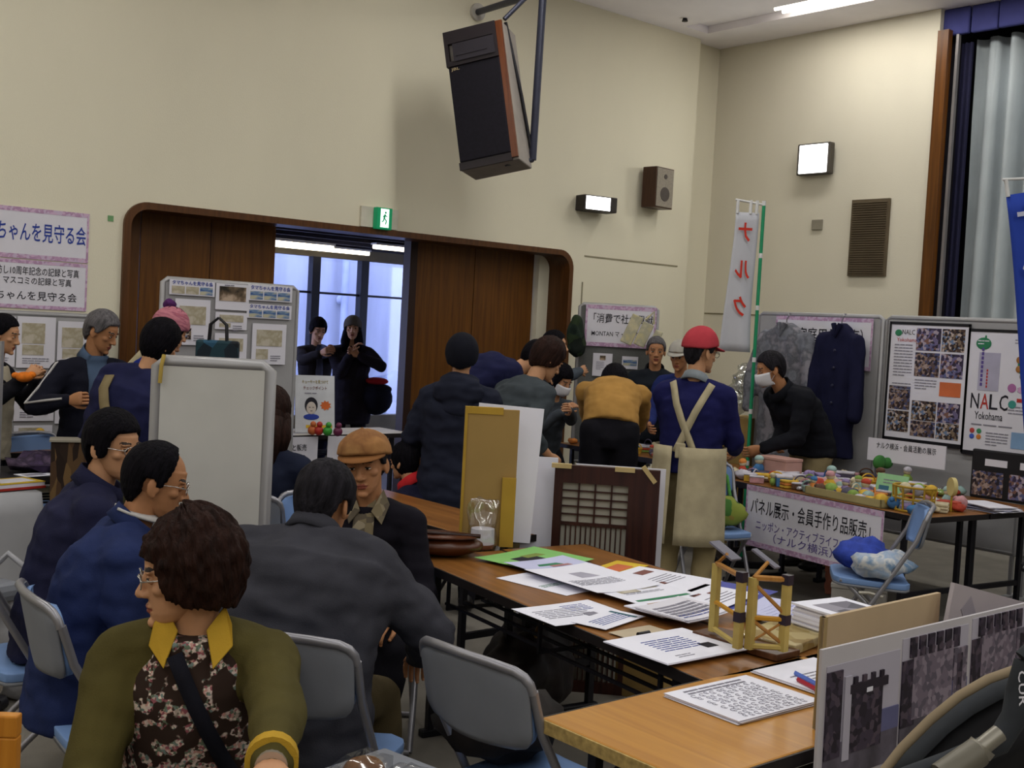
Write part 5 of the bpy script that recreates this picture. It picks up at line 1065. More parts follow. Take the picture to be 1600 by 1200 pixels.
# ------------------------------------------------ on the long tables
def TB(px,py,z=.7): return on(px,py,z)
def sheet(name,label,quad,k,m,cat='paper',content=None,thick=.0012,layers=1,curl=.0,group='papers on the newsletter table',seed=0,z0=.7):
    """a sheet lying on the table: corners as seen, listed round the sheet from the near-left"""
    P=[on(x,y,z0) for x,y in quad]; c=sum(P,V())/4; ux=(P[3]-P[0]+P[2]-P[1])/2; uy=(P[1]-P[0]+P[2]-P[3])/2; w=ux.length; h=uy.length; ux=ux.normalized(); uy=(uy-ux*uy.dot(ux)).normalized()
    a=math.atan2(ux.y,ux.x); t=thing(name,label,cat,(c.x,c.y,z0+.0015+k*.0028),a,group)
    random.seed(seed+int(quad[0][0]))
    for l in range(layers):
        b=MB(); R_=[];n=8
        for i in range(n+1):
            u=-1+2*i/n; zc=curl*(u*u)*.5+l*thick; R_.append([V((w/2*u,-h/2,zc)),V((w/2*u,h/2,zc+curl*.3)),V((w/2*u,h/2,zc+curl*.3+thick*.9)),V((w/2*u,-h/2,zc+thick*.9))])
        b.loft(R_); b.build('sheet',m if l==layers-1 else white,t,loc=(random.uniform(-.006,.006)*(l<layers-1),random.uniform(-.006,.006)*(l<layers-1),0),rz=random.uniform(-.04,.04)*(l<layers-1))
    top=layers*thick+.0006
    def flat(x,y,ww,hh,mm,nm='print'):
        zz=top+curl*.5*(abs(2*x/w)**2)+curl*.15; MB().bb((-ww/2,-hh/2,0),(ww/2,hh/2,.0006)).build(nm,mm,t,loc=(x,y,zz))
    def lines(x,y,ww,n,pitch,mm=None,hh=.22):
        b=MB()
        for i in range(n):
            x0=-ww/2
            while x0<ww/2-.005:
                q=min(random.uniform(.01,.04),ww/2-x0); xx=x+x0+q/2; zz=top+curl*.5*(abs(2*xx/w)**2)+curl*.15; b.bb((x0,-i*pitch,zz-top),(x0+q*.85,-i*pitch+pitch*hh,zz-top+.0006)); x0+=q
        b.build('printed_text',mm or inkg,t,loc=(x,y,top))
    if content: content(flat,lines,w,h)
    return t
lav=mat('paper_lavender','c0c2e2',.7,.03); gr=mat('paper_green','83bd6a',.7,.04); ye=mat('paper_yellow','cfae2c',.7,.05); wh2=mat('paper_bright','e4e4f0',.7,.02)
sheet('flyer','bright green flyer with dark lettering at the back of the paper spread',[(815,900),(762,874),(855,857),(907,880)],2,gr,'flyer',lambda f,l,w,h:(f(-.02,0.02,w*.35,h*.25,ink),f(.05,.05,w*.3,h*.14,mat('print_olive','7a8a3f',.7)),l(-.02,-.03,w*.4,2,.02,ink)),curl=.008)
sheet('newsletter','white sheet peeking out under the bluish leaflet',[(868,934),(792,902),(850,893),(905,925)],0,wh2,'newsletter',lambda f,l,w,h:l(0,-.02,w*.7,3,.012,ing))
sheet('leaflet','bluish leaflet with a green band lying over the green flyer',[(855,908),(783,886),(885,877),(938,893)],4,lav,'leaflet',lambda f,l,w,h:(f(.0,.03,w*.7,h*.12,ing),f(.05,.0,w*.4,h*.1,mat('print_rose','a87878',.7))),curl=.012)
sheet('newsletter','large white newsletter with a drawing lying in the middle of the spread',[(905,940),(845,900),(945,889),(1000,925)],6,wh2,'newsletter',lambda f,l,w,h:(l(-.02,-.02,w*.7,6,.014),f(.02,.06,w*.3,h*.2,mat('print_pale_grey','a2a0b0',.7))),curl=.014)
sheet('newsletter','white newsletter with grey photo blocks and a green lower edge',[(965,953),(915,918),(1010,905),(1065,938)],5,wh2,'newsletter',lambda f,l,w,h:(f(-.05,.0,w*.3,h*.25,PH[3]),f(.07,.02,w*.25,h*.22,PH[3]),f(0,-h*.44,w*.95,h*.06,ing),l(.0,-.05,w*.6,2,.014)),curl=.006)
sheet('newsletter','white newsletter hanging over the near edge of the table',[(856,984),(810,953),(922,941),(985,964)],1,wh2,'newsletter',lambda f,l,w,h:(l(-.03,.05,w*.6,6,.018),f(.05,-.04,w*.15,h*.15,inkg),l(.06,.08,w*.3,5,.016,inkb)),curl=.004)
sheet('leaflet','small white leaflet with a teal stripe beside the hanging newsletter',[(940,988),(898,975),(962,953),(1002,969)],2,wh2,'leaflet',lambda f,l,w,h:(l(0,.02,w*.7,5,.013,inkb),f(w*.36,0,w*.06,h*.8,mat('print_dark_teal','2f5f6a',.7))))
sheet('flyer','yellow flyer with orange picture at the far edge of the table',[(958,905),(922,892),(970,877),(1008,886)],1,ye,'flyer',lambda f,l,w,h:f(.0,.0,w*.5,h*.5,mat('print_orange','c8693e',.6)))
sheet('poster_sheet','wide white poster sheet with blue border along the far table edge',[(1110,962),(955,902),(1025,882),(1188,930)],0,mat('paper_blue','4a4f9a',.7),'poster')
sheet('poster_sheet','white printed page with reddish headings on the blue-bordered poster, left half',[(1045,938),(962,903),(1022,886),(1105,915)],3,wh2,'poster',lambda f,l,w,h:(f(.06,h*.3,w*.3,h*.12,mat('print_maroon','7a4a44',.7)),f(-.06,-h*.1,w*.12,h*.08,mat('print_maroon','7a4a44',.7)),l(0,.03,w*.7,5,.02)))
sheet('poster_sheet','white printed page with reddish headings on the blue-bordered poster, right half',[(1112,960),(1050,938),(1108,915),(1180,934)],3,wh2,'poster',lambda f,l,w,h:(f(-.05,h*.25,w*.25,h*.12,mat('print_maroon','7a4a44',.7)),f(.06,h*.1,w*.2,h*.12,mat('print_maroon','7a4a44',.7)),l(0,-.01,w*.7,4,.02)))
sheet('magazine','pale magazine with tan cover strip beside the wooden model',[(1035,972),(975,957),(1075,937),(1130,958)],5,wh2,'magazine',lambda f,l,w,h:(f(.02,h*.25,w*.6,h*.2,mat('print_tan','a5805f',.7)),f(-.05,-.02,w*.3,h*.3,mat('print_cream','c4b98a',.7))),layers=3,thick=.002)
sheet('magazine','grey and white striped magazine in front of the tan-striped one',[(1062,990),(1002,966),(1075,947),(1125,972)],9,white,'magazine',lambda f,l,w,h:(l(0,.04,w*.85,5,.025,inkg,.6),l(0,-.06,w*.85,2,.02,inkb)),layers=4,thick=.002,curl=.01)
sheet('notice_sheet','white sheet stack with a dark round stamp at the near table edge',[(1035,1045),(950,1012),(1078,985),(1155,1026)],4,wh2,'paper',lambda f,l,w,h:(l(-.0,.06,w*.5,7,.017,inkb),f(.09,-.05,w*.14,h*.16,ink,'stamp'),l(-.06,-.09,w*.2,2,.015)),layers=4,thick=.0012)
sheet('note_card','small tan-backed note beside the stamped sheet',[(985,1003),(952,990),(1015,979),(1050,990)],1,mat('paper_tan','b7a890',.7),'note'); MB().tube([(-.025,0,.009),(.025,0,.009)],.008,10).build('binder_clip',dark,bpy.data.objects.get('note_card'),True,loc=(-.03,-.04,0))
sheet('printout','large lavender-white printout pile behind the wooden model',[(1218,992),(1165,965),(1200,946),(1278,966)],3,lav,'paper',lambda f,l,w,h:l(0,.04,w*.7,7,.02,lav),layers=10,thick=.002,curl=.01)
# thick stack of magazines
P=on(1330,1003,.7); t=thing('magazine_stack','thick stack of white magazines with a grey picture on the top one','magazines',(P.x,P.y,.702),rad(-8))
random.seed(3)
for k in range(14): MB().bb((-.115,-.15,0),(.115,.15,.0068)).build('magazine',wh2 if k%2 else white,t,loc=(random.uniform(-.006,.006),random.uniform(-.006,.006),k*.0073),rz=random.uniform(-.03,.03))
MB().bb((-.08,-.1,.1015),(.08,.1,.1025)).build('cover_picture',multi('print_grey_cover',['6f6c78','8f8c98','575560','a5a3ad'],14,.6),t)
# tan packet and small pile by the wooden model
P=on(1225,1003,.7); t=thing('booklet_pack','tan booklet packet in clear wrap lying between the wooden model and the magazine stack','packet',(P.x,P.y,.702),rad(10)); MB().bb((-.13,-.1,0),(.13,.1,.03)).build('booklets',multi('print_tan_cover',['a8935c','b9a878','97804c','c2b48c'],20,.6),t,bevel=.003); MB().bb((-.14,-.11,-.001),(.14,.11,.036)).build('wrapper',clear('cellophane2',(.95,.94,.9),.1,.1),t,bevel=.008)
# wooden model: two frames with braces
wy=mat('model_wood','b09a55',.55,.1,20); wdk=wood('model_wood_dark','4a2c18','63402a',2,1); tan=wood('model_wood_tan','93622b','ab7a3b',2,1)
P0=on(1113,1002,.7); P1=on(1160,1030,.7); P2=on(1222,1034,.7)
t=thing('wooden_model','pair of pale wooden model frames with cross braces on a brown base','model',(P1.x,P1.y,.702),0)
def L3(p): return V((p.x-P1.x,p.y-P1.y,0))
a=L3(P0); c=L3(P2); ta=.245
def post(q,nm='post',h=ta): MB().bb((q.x-.011,q.y-.011,.03),(q.x+.011,q.y+.011,h)).build(nm,wy,t)
for q in (a,V((-.012,.012,0)),V((.014,-.012,0)),c): post(q)
def bar(p,q,r,m,nm): MB().tube([p,q],r,6).build(nm,m,t)
U=V((0,0,1))
for (q0,q1) in ((a,V((-.012,.012,0))),(V((.014,-.012,0)),c)):
    bar(q0+U*ta,q1+U*ta,.009,tan,'top_bar'); bar(q0+U*.125,q1+U*.125,.008,mat('model_wood_yellow','b5821f',.5),'middle_bar'); bar(q0+U*.04,q1+U*.04,.009,wy,'bottom_bar')
for q in (V((-.012,.012,0)),c): 
    for z in (.125,.245): MB().box(q+U*z,(.026,.026,.03)).build('joint_band',mat('joint_dark','2c2430',.4),t)
q0,q1=V((.014,-.012,0)),c; bar(q0+U*.23,q1+U*.14,.006,tan,'brace'); bar(q0+U*.12,q1+U*.05,.006,tan,'brace'); bar(q0+U*.05,q1+U*.12,.004,tan,'brace')
bk=V((.1,.12,0)); 
for q0,q1 in ((a,V((-.012,.012,0))),(V((.014,-.012,0)),c)):
    m_=(q0+q1)/2+bk*.5; b=MB(); b.box(m_+U*.29,((q1-q0).length*.25,.1,.006),Matrix.Rotation(rad(24),3,'X')); b.build('roof_board',mat('model_grey','6c6a76',.6),t); bar(q0+U*.245,m_+U*.285-bk*.2,.006,tan,'rafter')
MB().box((a+c)/2+V((.03,.03,.012)),((c-a).length+.06,.12,.02),Matrix.Rotation(math.atan2((c-a).y,(c-a).x),3,'Z')).build('base_board',wdk,t,bevel=.003)
# handouts on the front table
sheet('handout','stapled handout pile printed with many small cartoon faces on the front table',[(1145,1133),(1046,1090),(1172,1057),(1276,1104)],0,wh2,'handout',lambda f,l,w,h:l(0,.1,w*.7,2,.018,inkg,.4),layers=6,thick=.0016,group='papers on the front table')
ho=bpy.data.objects['handout']; b=MB(); random.seed(8)
for i in range(11):
    for j in range(8):
        x=-.115+i*.023+random.uniform(-.004,.004); y=-.11+j*.025+random.uniform(-.005,.005); r=random.uniform(.006,.0095); b.tube([(x+r*math.cos(a),y+r*1.15*math.sin(a),.0106) for a in [.5+4.6*k/8 for k in range(9)]],.0008,3); b.tube([(x-r*.4,y-r*.3,.0106),(x,y-r*.5,.0106),(x+r*.4,y-r*.3,.0106)],.0006,3)
b.build('printed_faces',mat('print_faces','8d8b98',.8),ho)
sheet('printout','white printouts with a red edge under the pens on the front table',[(1310,1112),(1193,1045),(1290,1034),(1400,1075)],0,wh2,'paper',lambda f,l,w,h:l(0,.06,w*.7,6,.02),layers=5,thick=.0016,group='papers on the front table')
for nm,c,px,py,qx,qy in (('pen','5a74c4',1242,1052,1320,1092),('pen','a82a3a',1246,1062,1318,1100)):
    A=on(px,py,.715); B=on(qx,qy,.715); t=thing('pen','%s plastic ruler lying on the printouts'%('blue' if c[0]=='5' else 'red'),'ruler',A); d=B-A
    MB().tube([V(),d],[.008,.008],4,flat=.5).build('ruler_bar',mat('ruler_'+c,c,.3),t); MB().tube([d*.9,d*.97],[.0085,.0085],4).build('end_cap',white,t)
    t.name='ruler'
# brown leather bag, cellophane bag, cardboard, boards
P=on(676,868,.7); t=thing('leather_bag','brown leather shoulder bag lying flat on the table behind the charcoal jacket','bag',(P.x+.02,P.y+.02,.702),rad(-42))
lea=mat('leather_brown','4a2410',.35,.3,14,spec=.5); b=MB(); b.ell((0,0,.045),(.2,.12,.045),n=24,k=12); me=b.mesh('b')
for v in me.vertices: v.co.x=math.copysign(abs(v.co.x/.2)**.7*.2,v.co.x); v.co.z=max(0,v.co.z)
wrinkle(me,.008,(14,14,20),2); me.materials.append(lea); link('bag_body',me,t,'all')
b=MB(); b.ell((0,-.03,.085),(.19,.09,.014)); b.build('flap',lea,t,True); MB().tube([(-.19,-.04,.09),(0,-.085,.1),(.19,-.04,.09)],.009,8).build('piping',mat('leather_dark','2a120a',.3),t,True); MB().tube([(-.18,.05,.05),(-.1,.13,.03),(.08,.14,.02),(.17,.06,.05)],.011,8).build('strap',lea,t,True)
P=on(753,857,.7); t=thing('cellophane_bag','clear cellophane bag with a white roll in front of the cardboard','packet',(P.x,P.y,.702),rad(-35)); MB().tube([(0,0,.02),(0,0,.085)],[.052,.05],24).build('paper_roll',white,t,True); b=MB(); b.tube([(0,0,.0),(0,0,.022)],[.045,.05],20); b.build('roll_base',mat('base_rust','7a4a30',.5),t,True)
b=MB(); b.loft([[V((a_*math.cos(q),c_*math.sin(q),z)) for q in [6.2832*i/24 for i in range(24)]] for z,a_,c_ in ((0,.066,.06),(.06,.064,.056),(.11,.062,.05),(.15,.066,.03),(.19,.07,.02),(.215,.06,.012))]); me=b.mesh('w'); 
bm=bmesh.new(); bm.from_mesh(me); bmesh.ops.subdivide_edges(bm,edges=bm.edges,cuts=1); bm.to_mesh(me); bm.free(); wrinkle(me,.012,(30,30,22),3); me.materials.append(clear('cellophane',(.93,.93,.93),.16,.12)); link('wrapper',me,t,'all')
cb=mat('cardboard_sheet','9a7d48',.8,.06,4); cb2=mat('cardboard_edge','a8862f',.8)
def upright(name,label,px0,px1,pyt,d,zb,zt,m,cat='board',rzd=0,th=.006,lean=0.,group=None):
    a=at(px0,pyt,d); c=at(px1,pyt,d); w=(c-a).length; mid=(a+c)/2; t=thing(name,label,cat,(mid.x,mid.y,zb),YAW-math.pi/2+rad(rzd),group); t.rotation_euler[0]=lean
    MB().bb((-w/2,-th/2,0),(w/2,th/2,zt-zb)).build('board',m,t); return t,w
t,w=upright('cardboard_sheet','tall brown cardboard folder standing on the table behind the cellophane bag',727,812,642,5.08,.702,1.295,cb,rzd=4,th=.02); MB().bb((-w/2,-.016,.0),(-w/2+.012,.02,.59)).build('folded_edge',cb2,t); MB().bb((w/2-.06,-.03,0),(w/2,-.012,.3)).build('folded_edge',cb2,t); MB().bb((-w/2,-.014,.57),(w/2-.07,.016,.6)).build('folded_edge',cb2,t)
t,w=upright('foam_board','white foam board standing just behind the brown cardboard',737,840,638,5.2,.702,1.305,wh2,rzd=8,th=.008); t.rotation_euler[1]=rad(3)
t,w=upright('foam_board','white foam board standing on the floor left of the lattice panel',819,872,722,5.45,.0,1.06,wh2,rzd=0,th=.01)
t,w=upright('lattice_panel','dark wooden lattice model panel with paper backing standing behind the tables',868,1032,726,5.35,.0,1.045,wdk,'lattice panel',rzd=-6,th=.02)
ob=[c for c in t.children][0]; bpy.data.objects.remove(ob)
h=w/2; MB().bb((-h+.03,.004,.02),(h-.1,.012,.99)).build('paper_backing',mat('lattice_paper','a39f94',.8,.04),t)
for x0,x1,z0,z1 in ((-h,-h+.04,0,1.04),(h-.14,h,0,1.04),(-h+.04,h-.14,.96,1.04),(-h+.04,h-.14,0,.05)): MB().bb((x0,-.018,z0),(x1,.018,z1)).build('rail',wood('lattice_wood','2a1412','3d1f18',2,1),t)
b=MB(); x0,x1=-h+.04,h-.14
for i in range(1,4): xx=x0+(x1-x0)*i/4; b.bb((xx-.004,-.008,.78),(xx+.004,.004,.96))
for i in range(1,5): zz=.78+.18*i/5; b.bb((x0,-.008,zz-.003),(x1,.004,zz+.003))
b.bb((x0,-.008,.765),(x1,.004,.78))
for i in range(1,13): xx=x0+(x1-x0)*i/13; b.bb((xx-.003,-.008,.05),(xx+.003,.004,.765))
b.build('lattice',MC['lattice_wood'],t)
for x,z,r_ in ((-h+.03,1.035,0),(h-.16,1.035,0),(h-.05,1.02,-50)): MB().box((x,-.012,z),(.09,.03,.02),Matrix.Rotation(rad(-r_),3,'Y')).build('masking_tape',mat('tape_masking','b5a070',.7),t)
t,w=upright('foam_board','white foam board edge behind the right side of the lattice panel',900,1040,735,5.5,.0,1.03,white,rzd=-6,th=.012)
# photo boards at the front right
t=thing('photo_board','white board mounted with grey gate photographs leaning on the front table','photo board',(2.33,1.54,.0),rad(0)); t.rotation_euler[0]=rad(-1)
t.location=(2.30,1.535,0); Wd=1.12; MB().bb((0,-.005,.02),(Wd,.003,.95)).build('board',mat('board_white','b5b0b4',.6,.03),t)
skyp=mat('photo_sky','a8a3b0',.5,.03); grnd=multi('photo_ground',['4a4550','5c5662','3f3a42'],6,.5,'NOISE'); gate=multi('photo_gate',['2b2430','3b3240','221c26','4a3f4a'],60,.5); gateL=multi('photo_gate_light',['6a5f6c','7f7480','57505c'],60,.5); hill=mat('photo_hill','57577a',.5,.1,9)
def gatephoto(x,z,w,h,sd):
    pic(t,x,z,w,h,skyp,y=-.006); q=lambda x0,x1,z0,z1,m,k:MB().bb((x+w*x0,-.0095-k*.0006,z+h*z0),(x+w*x1,-.0068,z+h*z1)).build('photo_detail',m,t)
    q(-.5,.5,-.5,-.18,grnd,0); q(.1,.5,-.2,.0,hill,1); q(-.5,-.3,-.3,.3 if sd else .45,gate,2)
    if sd==0: q(-.27,-.18,-.35,.38,skyp,3); q(-.17,.25,-.3,.3,gate,3); q(-.2,.32,.22,.3,mat('photo_gate_dark','241d28',.5),4); [q(-.15+i*.12,-.1+i*.12,.3,.36,gate,4) for i in range(4)]; q(.02,.1,.2,.24,white,5)
    else:
        q(-.35,.25,-.25,.38,gateL,3); [q(-.4+i*.13,-.31+i*.13,.32,.5,gate,4) for i in range(6)]; q(.27,.48,-.2,.3,gateL,3); q(.32,.4,-.1,.25,gate,4)
gatephoto(.175,.77,.31,.275,0); gatephoto(.5,.79,.32,.28,1); gatephoto(.84,.8,.32,.28,1)
b=MB(); b.bb((.04,-.0062,.59),(.05,-.004,.602)); para(t,.14,.59,.17,1,.022,ink,seed=5); para(t,.2,.54,.22,1,.022,ink,seed=6); b.build('caption_mark',ink,t)
P=at(1325,968,2.72); t=thing('cream_board','plain cream board standing on the front table behind the gate photographs','board',(2.46,1.66,.702),rad(1)); MB().bb((0,-.006,0),(.56,.006,.28)).build('board',mat('board_cream','b59f80',.7,.04),t); MB().bb((0,-.008,.0),(.012,.008,.28)).build('edge_strip',mat('board_edge','a08a5f',.7),t); t2,_=None,None
t=thing('foam_board','white foam board with a faint grey mark at the right behind the gate photographs','board',(2.955,1.62,.832),0); t.rotation_euler[1]=rad(13.5); MB().bb((0,-.006,0),(.55,.006,.195)).build('board',mat('board_white2','a79ea2',.7,.05),t); MB().box((.1,-.0068,.13),(.06,.001,.06),Matrix.Rotation(rad(45),3,'Y')).build('faint_mark',mat('mark_grey','918a92',.7),t)
# ------------------------------------------------ left stall goods
BK=[('yellow and white picture book at the front corner of the clothed table',(1.93,6.1),'c9a820',.03,.12),('yellow-edged book with a red spine behind the corner book',(1.7,6.22),'c4a022',.035,-.15)]
for lab,(x,y),c,h_,r_ in BK:
    t=thing('book',lab,'book',(x,y,.71),rad(8)+r_); MB().bb((-.13,-.09,0),(.13,.09,h_)).build('pages',white,t); MB().bb((-.132,-.092,h_),(.132,.092,h_+.004)).build('cover',mat('book_'+c,c,.4),t); MB().bb((-.132,-.096,0),(.132,-.09,h_*.4)).build('spine',mat('book_red','9a2a22',.4),t); MB().bb((-.09,-.06,h_+.004),(.1,.06,h_+.005)).build('cover_picture',white,t)
me=pouch(multi('bag_purple',['3d3048','4a3a58','2d2436','5a4a60'],9,.9,'NOISE'),(.26,.18,.05),4); tag(link('cloth_bag',me,loc=(2.35,6.75,.70),rz=.3,smooth='all'),'purple printed cloth bag lying on the dark table at the left','bag')
meeting_table('black table behind the clothed one at the left',(2.9,6.5,0),rad(90),L=1.5,D=.5,group='stall tables',top=mat('table_black','1c1b22',.5))
t=thing('leaflet','white leaflet beside the purple bag on the black table','leaflet',(2.2,6.56,.702),.2); MB().bb((-.09,-.06,0),(.09,.06,.004)).build('sheet',wh2,t); MB().bb((-.07,-.04,.004),(.05,.02,.0046)).build('print',inkg,t)
p_=at(120,700,6.0); t=thing('patterned_bag','tall brown patterned shopping bag beside the black table','bag',(p_.x,p_.y,0),rad(-20)); b=MB(); b.loft([[V((.12*sx*k,.07*sy*k,z)) for sx,sy in ((-1,-1),(1,-1),(1,1),(-1,1))] for z,k in ((0,.95),(.5,1),(.96,1.02))]); b.build('bag_body',multi('ikat_brown',['2a1d16','4a3524','6b5334','241812','57412a'],14,.8,'VORONOI',(2.4,2.4,.6)),t,bevel=.01); MB().bb((-.13,-.08,.955),(.13,.08,.965)).build('rim',mat('rim_pale','8a8478',.6),t)
p_=at(1,620,6.0); t=thing('white_board','narrow white board edge standing at the left border','board',(p_.x-.26,p_.y-.12,0),rad(-40)); MB().bb((-.28,-.012,.0),(.225,.012,1.44)).build('board',mat('board_pale','a9abb0',.5),t); MB().bb((.22,-.016,0),(.235,.016,1.45)).build('edge_strip',alum,t)
# table-top poster before the doorway
P=at(494,632,8.6); s=thing('poster_stand','white tabletop poster with a drawn face and an orange burst in front of the doorway','poster',(P.x,P.y,.805),rad(-12)); s.rotation_euler[0]=rad(-8)
MB().bb((-.15,-.006,0),(.15,.006,.42)).build('sheet',mat('poster_white','c4c6cc',.6),s)
text('キューサーを見つけて',mat('print_gold','8a7a2a',.7),s,T((0,-.0085,.37)),.2,.03,.01); text('チェックポイント',mat('print_maroon','7a4a44',.7),s,T((0,-.0085,.325)),.18,.03,.01); para(s,0,.285,.16,1,.02,y=-.0078)
b=MB(); b.ell((0,0,0),(.05,.002,.06)); b.build('drawn_hair',ink,s,True,loc=(-.03,-.0075,.2)); b=MB(); b.ell((0,0,0),(.037,.002,.046)); b.build('drawn_face',mat('paper_face','c4b9b0',.7),s,True,loc=(-.03,-.0095,.18)); b=MB(); b.ell((0,0,0),(.06,.002,.022)); b.build('drawn_shoulders',inkb,s,True,loc=(-.03,-.0085,.115)); b=MB(); [b.bb((x-.006,-.001,-.002),(x+.006,.001,.002)) for x in (-.013,.013)]; b.bb((-.008,-.001,-.027),(.008,.001,-.024)); b.build('drawn_features',ink,s,loc=(-.03,-.0125,.185))
b=MB(); b.prism([((.045 if i%2 else .03)*math.cos(6.2832*i/18),(.038 if i%2 else .026)*math.sin(6.2832*i/18)) for i in range(18)],-.001,.001); b.build('orange_burst',mat('burst_orange','c8622a',.6),s,loc=(.08,-.0085,.2))
pic(s,.03,.045,.2,.022,mat('print_yellow','cfa92a',.6),'yellow_band',y=-.0075)
for i,(px,c,n_) in enumerate(((488,'c46a3a','orange toy'),(498,'b2332c','red toy'),(512,'3f9a3a','green toy'),(528,'6a2a4a','dark red pouch'))):
    P=at(px,672,8.45); b=MB(); b.ell((0,0,.035),(.035,.03,.035)); b.ell((0,-.01,.08),(.022,.02,.022)); tag(b.build('toy' if i<3 else 'pouch',mat('toy_'+c,c,.4),smooth=True,loc=(P.x,P.y,.802)),'small %s at the foot of the tabletop poster'%n_,'toy' if i<3 else 'pouch')
P=at(492,692,8.35); sg=sheet_on('table_sign','white sign with black lettering hung on the front of the small table',(P.x-.12,7.335,.69),rad(-2),.42,.2); tx(sg,'展示と販売',ink,.02,.02,.05,.2,.01); para(sg,.02,-.04,.18,2,.025,ink)
sg=sheet_on('table_sign','white sign with a round blue mark on the front of the small table',(P.x+.3,7.335,.66),rad(-2),.24,.26); MB().ell((0,0,0),(.03,.002,.05)).build('round_mark',inkb,sg,True,loc=(.03,-.006,0))
b=MB(); b.bb((-.12,-.09,0),(.12,.09,.13)); P=on(460,735,.3); tag(b.build('carton',MC['cardboard'],loc=(P.x+.1,P.y+.1,0),bevel=.004),'small brown carton on the floor before the small table','box'); bpy.data.objects['carton'] 
P=at(340,548,6.75); t=thing('handbag','dark teal patterned handbag held up by the royal blue coat','bag',(P.x,P.y,P.z-.04),rad(-35)); MB().bb((-.12,-.04,-.1),(.12,.04,.1)).build('bag_body',multi('bag_teal',['16222c','1e3a44','28506a','141a22'],14,.7),t,bevel=.015); 
for y in (-.03,.03): MB().tube([(-.05,y,.1),(-.045,y,.19),(0,y,.23),(.045,y,.19),(.05,y,.1)],.006,8).build('handle',dark,t,True)
me=pouch(multi('bag_violet',['4a2a5e','5f3a6e','3a2048','7a3a4a'],9,.9,'NOISE'),(.13,.09,.07),4); P=on(615,768,.7); tag(link('cloth_bag',me,loc=(3.62,5.5,.702),rz=.3,smooth='all'),'violet cloth pouch on the end of the bare table by the crouching child','pouch')
# white bag and office chair at the left edge
b=MB(); b.ell((0,0,.0),(.17,.12,.22)); b.ell((0,0,-.14),(.18,.13,.1)); me=remesh(b,.014,2); wrinkle(me,.025,(8,8,8),3); me.materials.append(mat('plastic_grey','9c9ca2',.5,.1,7)); P=at(18,945,4.9); o=link('carrier_bag',me,loc=(P.x,P.y,.25),rz=rad(-40),smooth='all'); tag(o,'white carrier bag with loop handle standing at the left edge','bag'); MB().tube([(-.08,0,.17),(-.09,0,.28),(-.02,0,.35),(.06,0,.29),(.06,0,.17)],.014,8).build('handle',MC['plastic_grey'],o,True)
P=on(8,1085); t=thing('office_chair','white office chair base with black casters at the left edge','chair',(P.x-.25,P.y+.02,0),rad(20)); wc=mat('plastic_white2','b0a79c',.5)
for i in range(5):
    a=6.2832*i/5; MB().tube([(0,0,.13),(.27*math.cos(a),.27*math.sin(a),.085)],[.03,.022],10).build('base_arm',wc,t,True); b=MB(); q=V((.27*math.cos(a),.27*math.sin(a),.03)); s_=V((-math.sin(a),math.cos(a),0)); b.tube([q-s_*.022,q+s_*.022],.03,14); b.build('caster',dark,t,True)
MB().tube([(0,0,.1),(0,0,.42)],.03,12).build('post',dark,t,True); MB().bb((-.22,-.22,.42),(.22,.22,.5)).build('seat',chs,t,bevel=.03); MB().bb((-.24,-.2,.6),(-.19,.2,1.)).build('backrest',chs,t,bevel=.02)
MB().tube([(-.2,0,.46),(-.25,0,.7)],.018,8).build('back_support',dark,t,True)
# orange wooden frame at lower left corner, cellophane goods at lower middle
P=at(2,1150,2.0); t=thing('wooden_frame','orange wooden frame corner at the lower left edge','tray',(P.x-.19,P.y-.02,P.z-.05),rad(-38)); of=wood('frame_orange','a8681a','c2812a',2,1)
for x0,x1,z0,z1 in ((-.2,.215,.1,.135),(.185,.215,-.2,.1),(-.2,-.17,-.2,.1)): MB().bb((x0,-.012,z0),(x1,.012,z1)).build('frame_rail',of,t,bevel=.003)
MB().bb((-.17,.0,-.2),(.185,.006,.1)).build('frame_panel',wood('frame_panel','9a5d18','b07425',2,1),t)
MB().bb((-.3,-.02,-P.z+.05),(.3,.3,-.2)).build('stand',mat('cardboard','8a7040',.85),t)
P=at(600,1205,2.5); t=thing('side_stool','low table carrying wrapped goods at the bottom edge','stool',(P.x,P.y,0),rad(10)); hz=P.z-.05; MB().bb((-.2,-.2,hz-.03),(.2,.2,hz)).build('seat',chs,t,bevel=.008)
for x in (-.16,.16):
    for y in (-.16,.16): MB().tube([(x,y,0),(x,y,hz-.03)],.012,8).build('leg',chf,t,True)
for i,(dx,dy,c) in enumerate(((-.05,.05,'7a5230'),(.05,-.02,'b9b6c0'),(-.02,-.1,'5f78a8'))):
    q=Rz(rad(49.5-90)).to_3x3()@V((dx,dy,0)); t=thing('wrapped_gift',['brown craft in crinkled clear wrap at the bottom edge','pale craft in crinkled clear wrap at the bottom edge','blue craft in crinkled clear wrap at the bottom edge'][i],'packet',(P.x+q.x,P.y+q.y,hz)); b=MB(); b.ell((0,0,.03),(.05,.04,.03)); b.build('contents',pal(c),t,True); me=pouch(clear('cellophane',(.93,.93,.93),.16,.12),(.075,.06,.035),i); link('wrapper',me,t,'all')
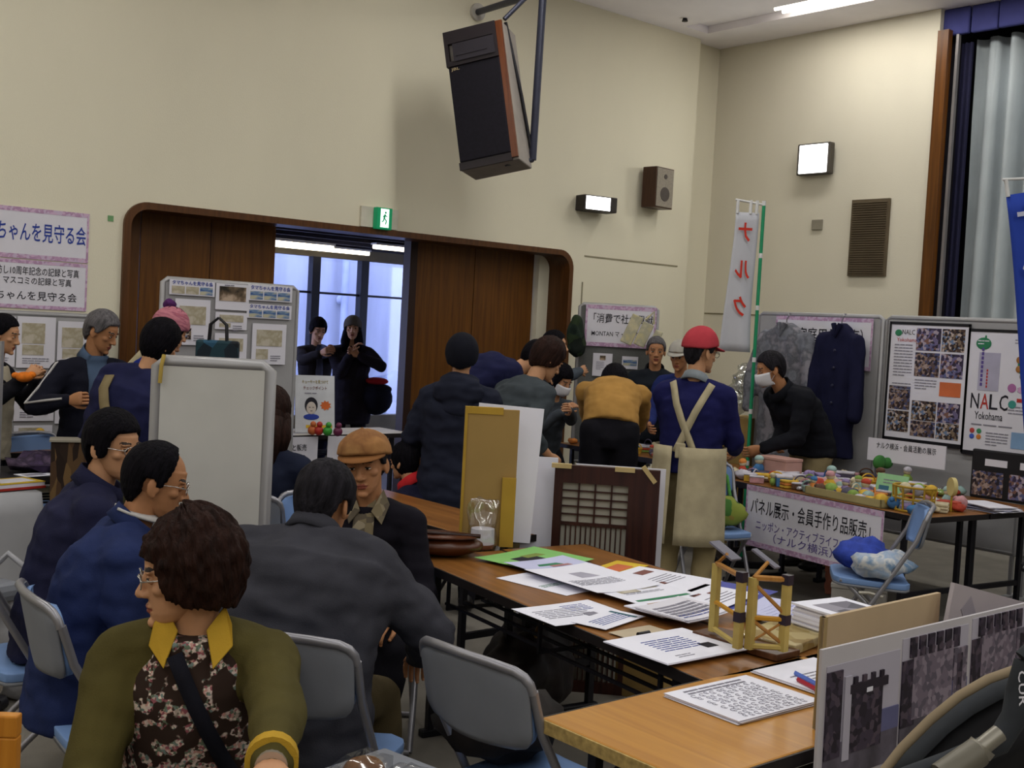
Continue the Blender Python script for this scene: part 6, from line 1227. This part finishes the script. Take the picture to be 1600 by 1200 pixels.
# baby stroller at lower right
t=thing('stroller','black baby stroller with tan-edged hood in the lower right corner','stroller',at(1560,1180,1.62),YAW-math.pi/2)
Mi=None
bpy.context.view_layer.update(); Mi=t.matrix_world.inverted()
def sp_(px,py,d): return Mi@at(px,py,d)
fabr=mat('stroller_fabric','16161a',.85,.2,30); fab2=mat('stroller_fabric_grey','2b2e33',.85,.15,30); tane=mat('stroller_edge','8a7a62',.7)
E1=[(1375,1215),(1410,1170),(1455,1125),(1500,1088),(1545,1062),(1585,1048),(1640,1040)]; E2=[(1420,1235),(1450,1195),(1490,1155),(1530,1125),(1570,1103),(1605,1090),(1650,1082)]
R_=[[sp_(*q,1.62) for q in E1],[sp_(*q,1.58) for q in E2],[sp_(q[0]+40,q[1]+55,1.56) for q in E2],[sp_(q[0]+70,q[1]+150,1.7) for q in E2],[sp_(q[0]+30,q[1]+160,1.95) for q in E1],[sp_(q[0]+15,q[1]+60,1.95) for q in E1]]
cols=list(zip(*R_)); b=MB(); b.loft([list(c) for c in cols]); me=remesh(b,.012,2); me.materials.append(fabr); link('hood',me,t,'all')
MB().tube(R_[0],.008,8).build('hood_edge',tane,t,True); b=MB(); b.loft([[sp_(q[0]+4,q[1]+6,1.6),sp_(r_[0]-8,r_[1]-10,1.575),sp_(r_[0]-8,r_[1]-8,1.6),sp_(q[0]+4,q[1]+9,1.63)] for q,r_ in zip(E1,E2)]); b.build('hood_band',fab2,t,'all')
MB().tube([sp_(1605,1035,1.5),sp_(1592,1080,1.5),sp_(1585,1120,1.5),sp_(1560,1160,1.5),sp_(1480,1195,1.48),sp_(1400,1225,1.46)],.016,12).build('frame_tube',fab2,t,True)
MB().tube([sp_(1562,1145,1.475),sp_(1533,1168,1.47)],.011,12).build('joint_sleeve',mat('stroller_metal','8e8a80',.35,metal=.6),t,True); MB().tube([sp_(1536,1165,1.468),sp_(1528,1175,1.468)],.017,14).build('joint_collar',mat('stroller_metal','8e8a80',.35,metal=.6),t,True)
MB().tube([sp_(1528,1175,1.465),sp_(1470,1215,1.45)],.018,12).build('lower_tube',mat('stroller_tube','6a665c',.4,metal=.3),t,True)
MB().tube([sp_(1605,1035,1.5),sp_(1640,1000,1.5),sp_(1700,990,1.5)],.018,12).build('handle',fab2,t,True)
tt=text('CUR',white,t,T(sp_(1597,1075,1.482))@Ry(rad(84)),.045,.014,.01)
g=at(1560,1180,1.62).z
for x in (-.02,.35):
    for y in (.1,.55): MB().tube([(x,y,-g+.09),(x+.03,y,-g+.09)],.09,20).build('wheel',dark,t,True); MB().tube([(x+.015,y,-g+.09),(x+.02,.25,-.25)],.012,8).build('leg',fab2,t,True)
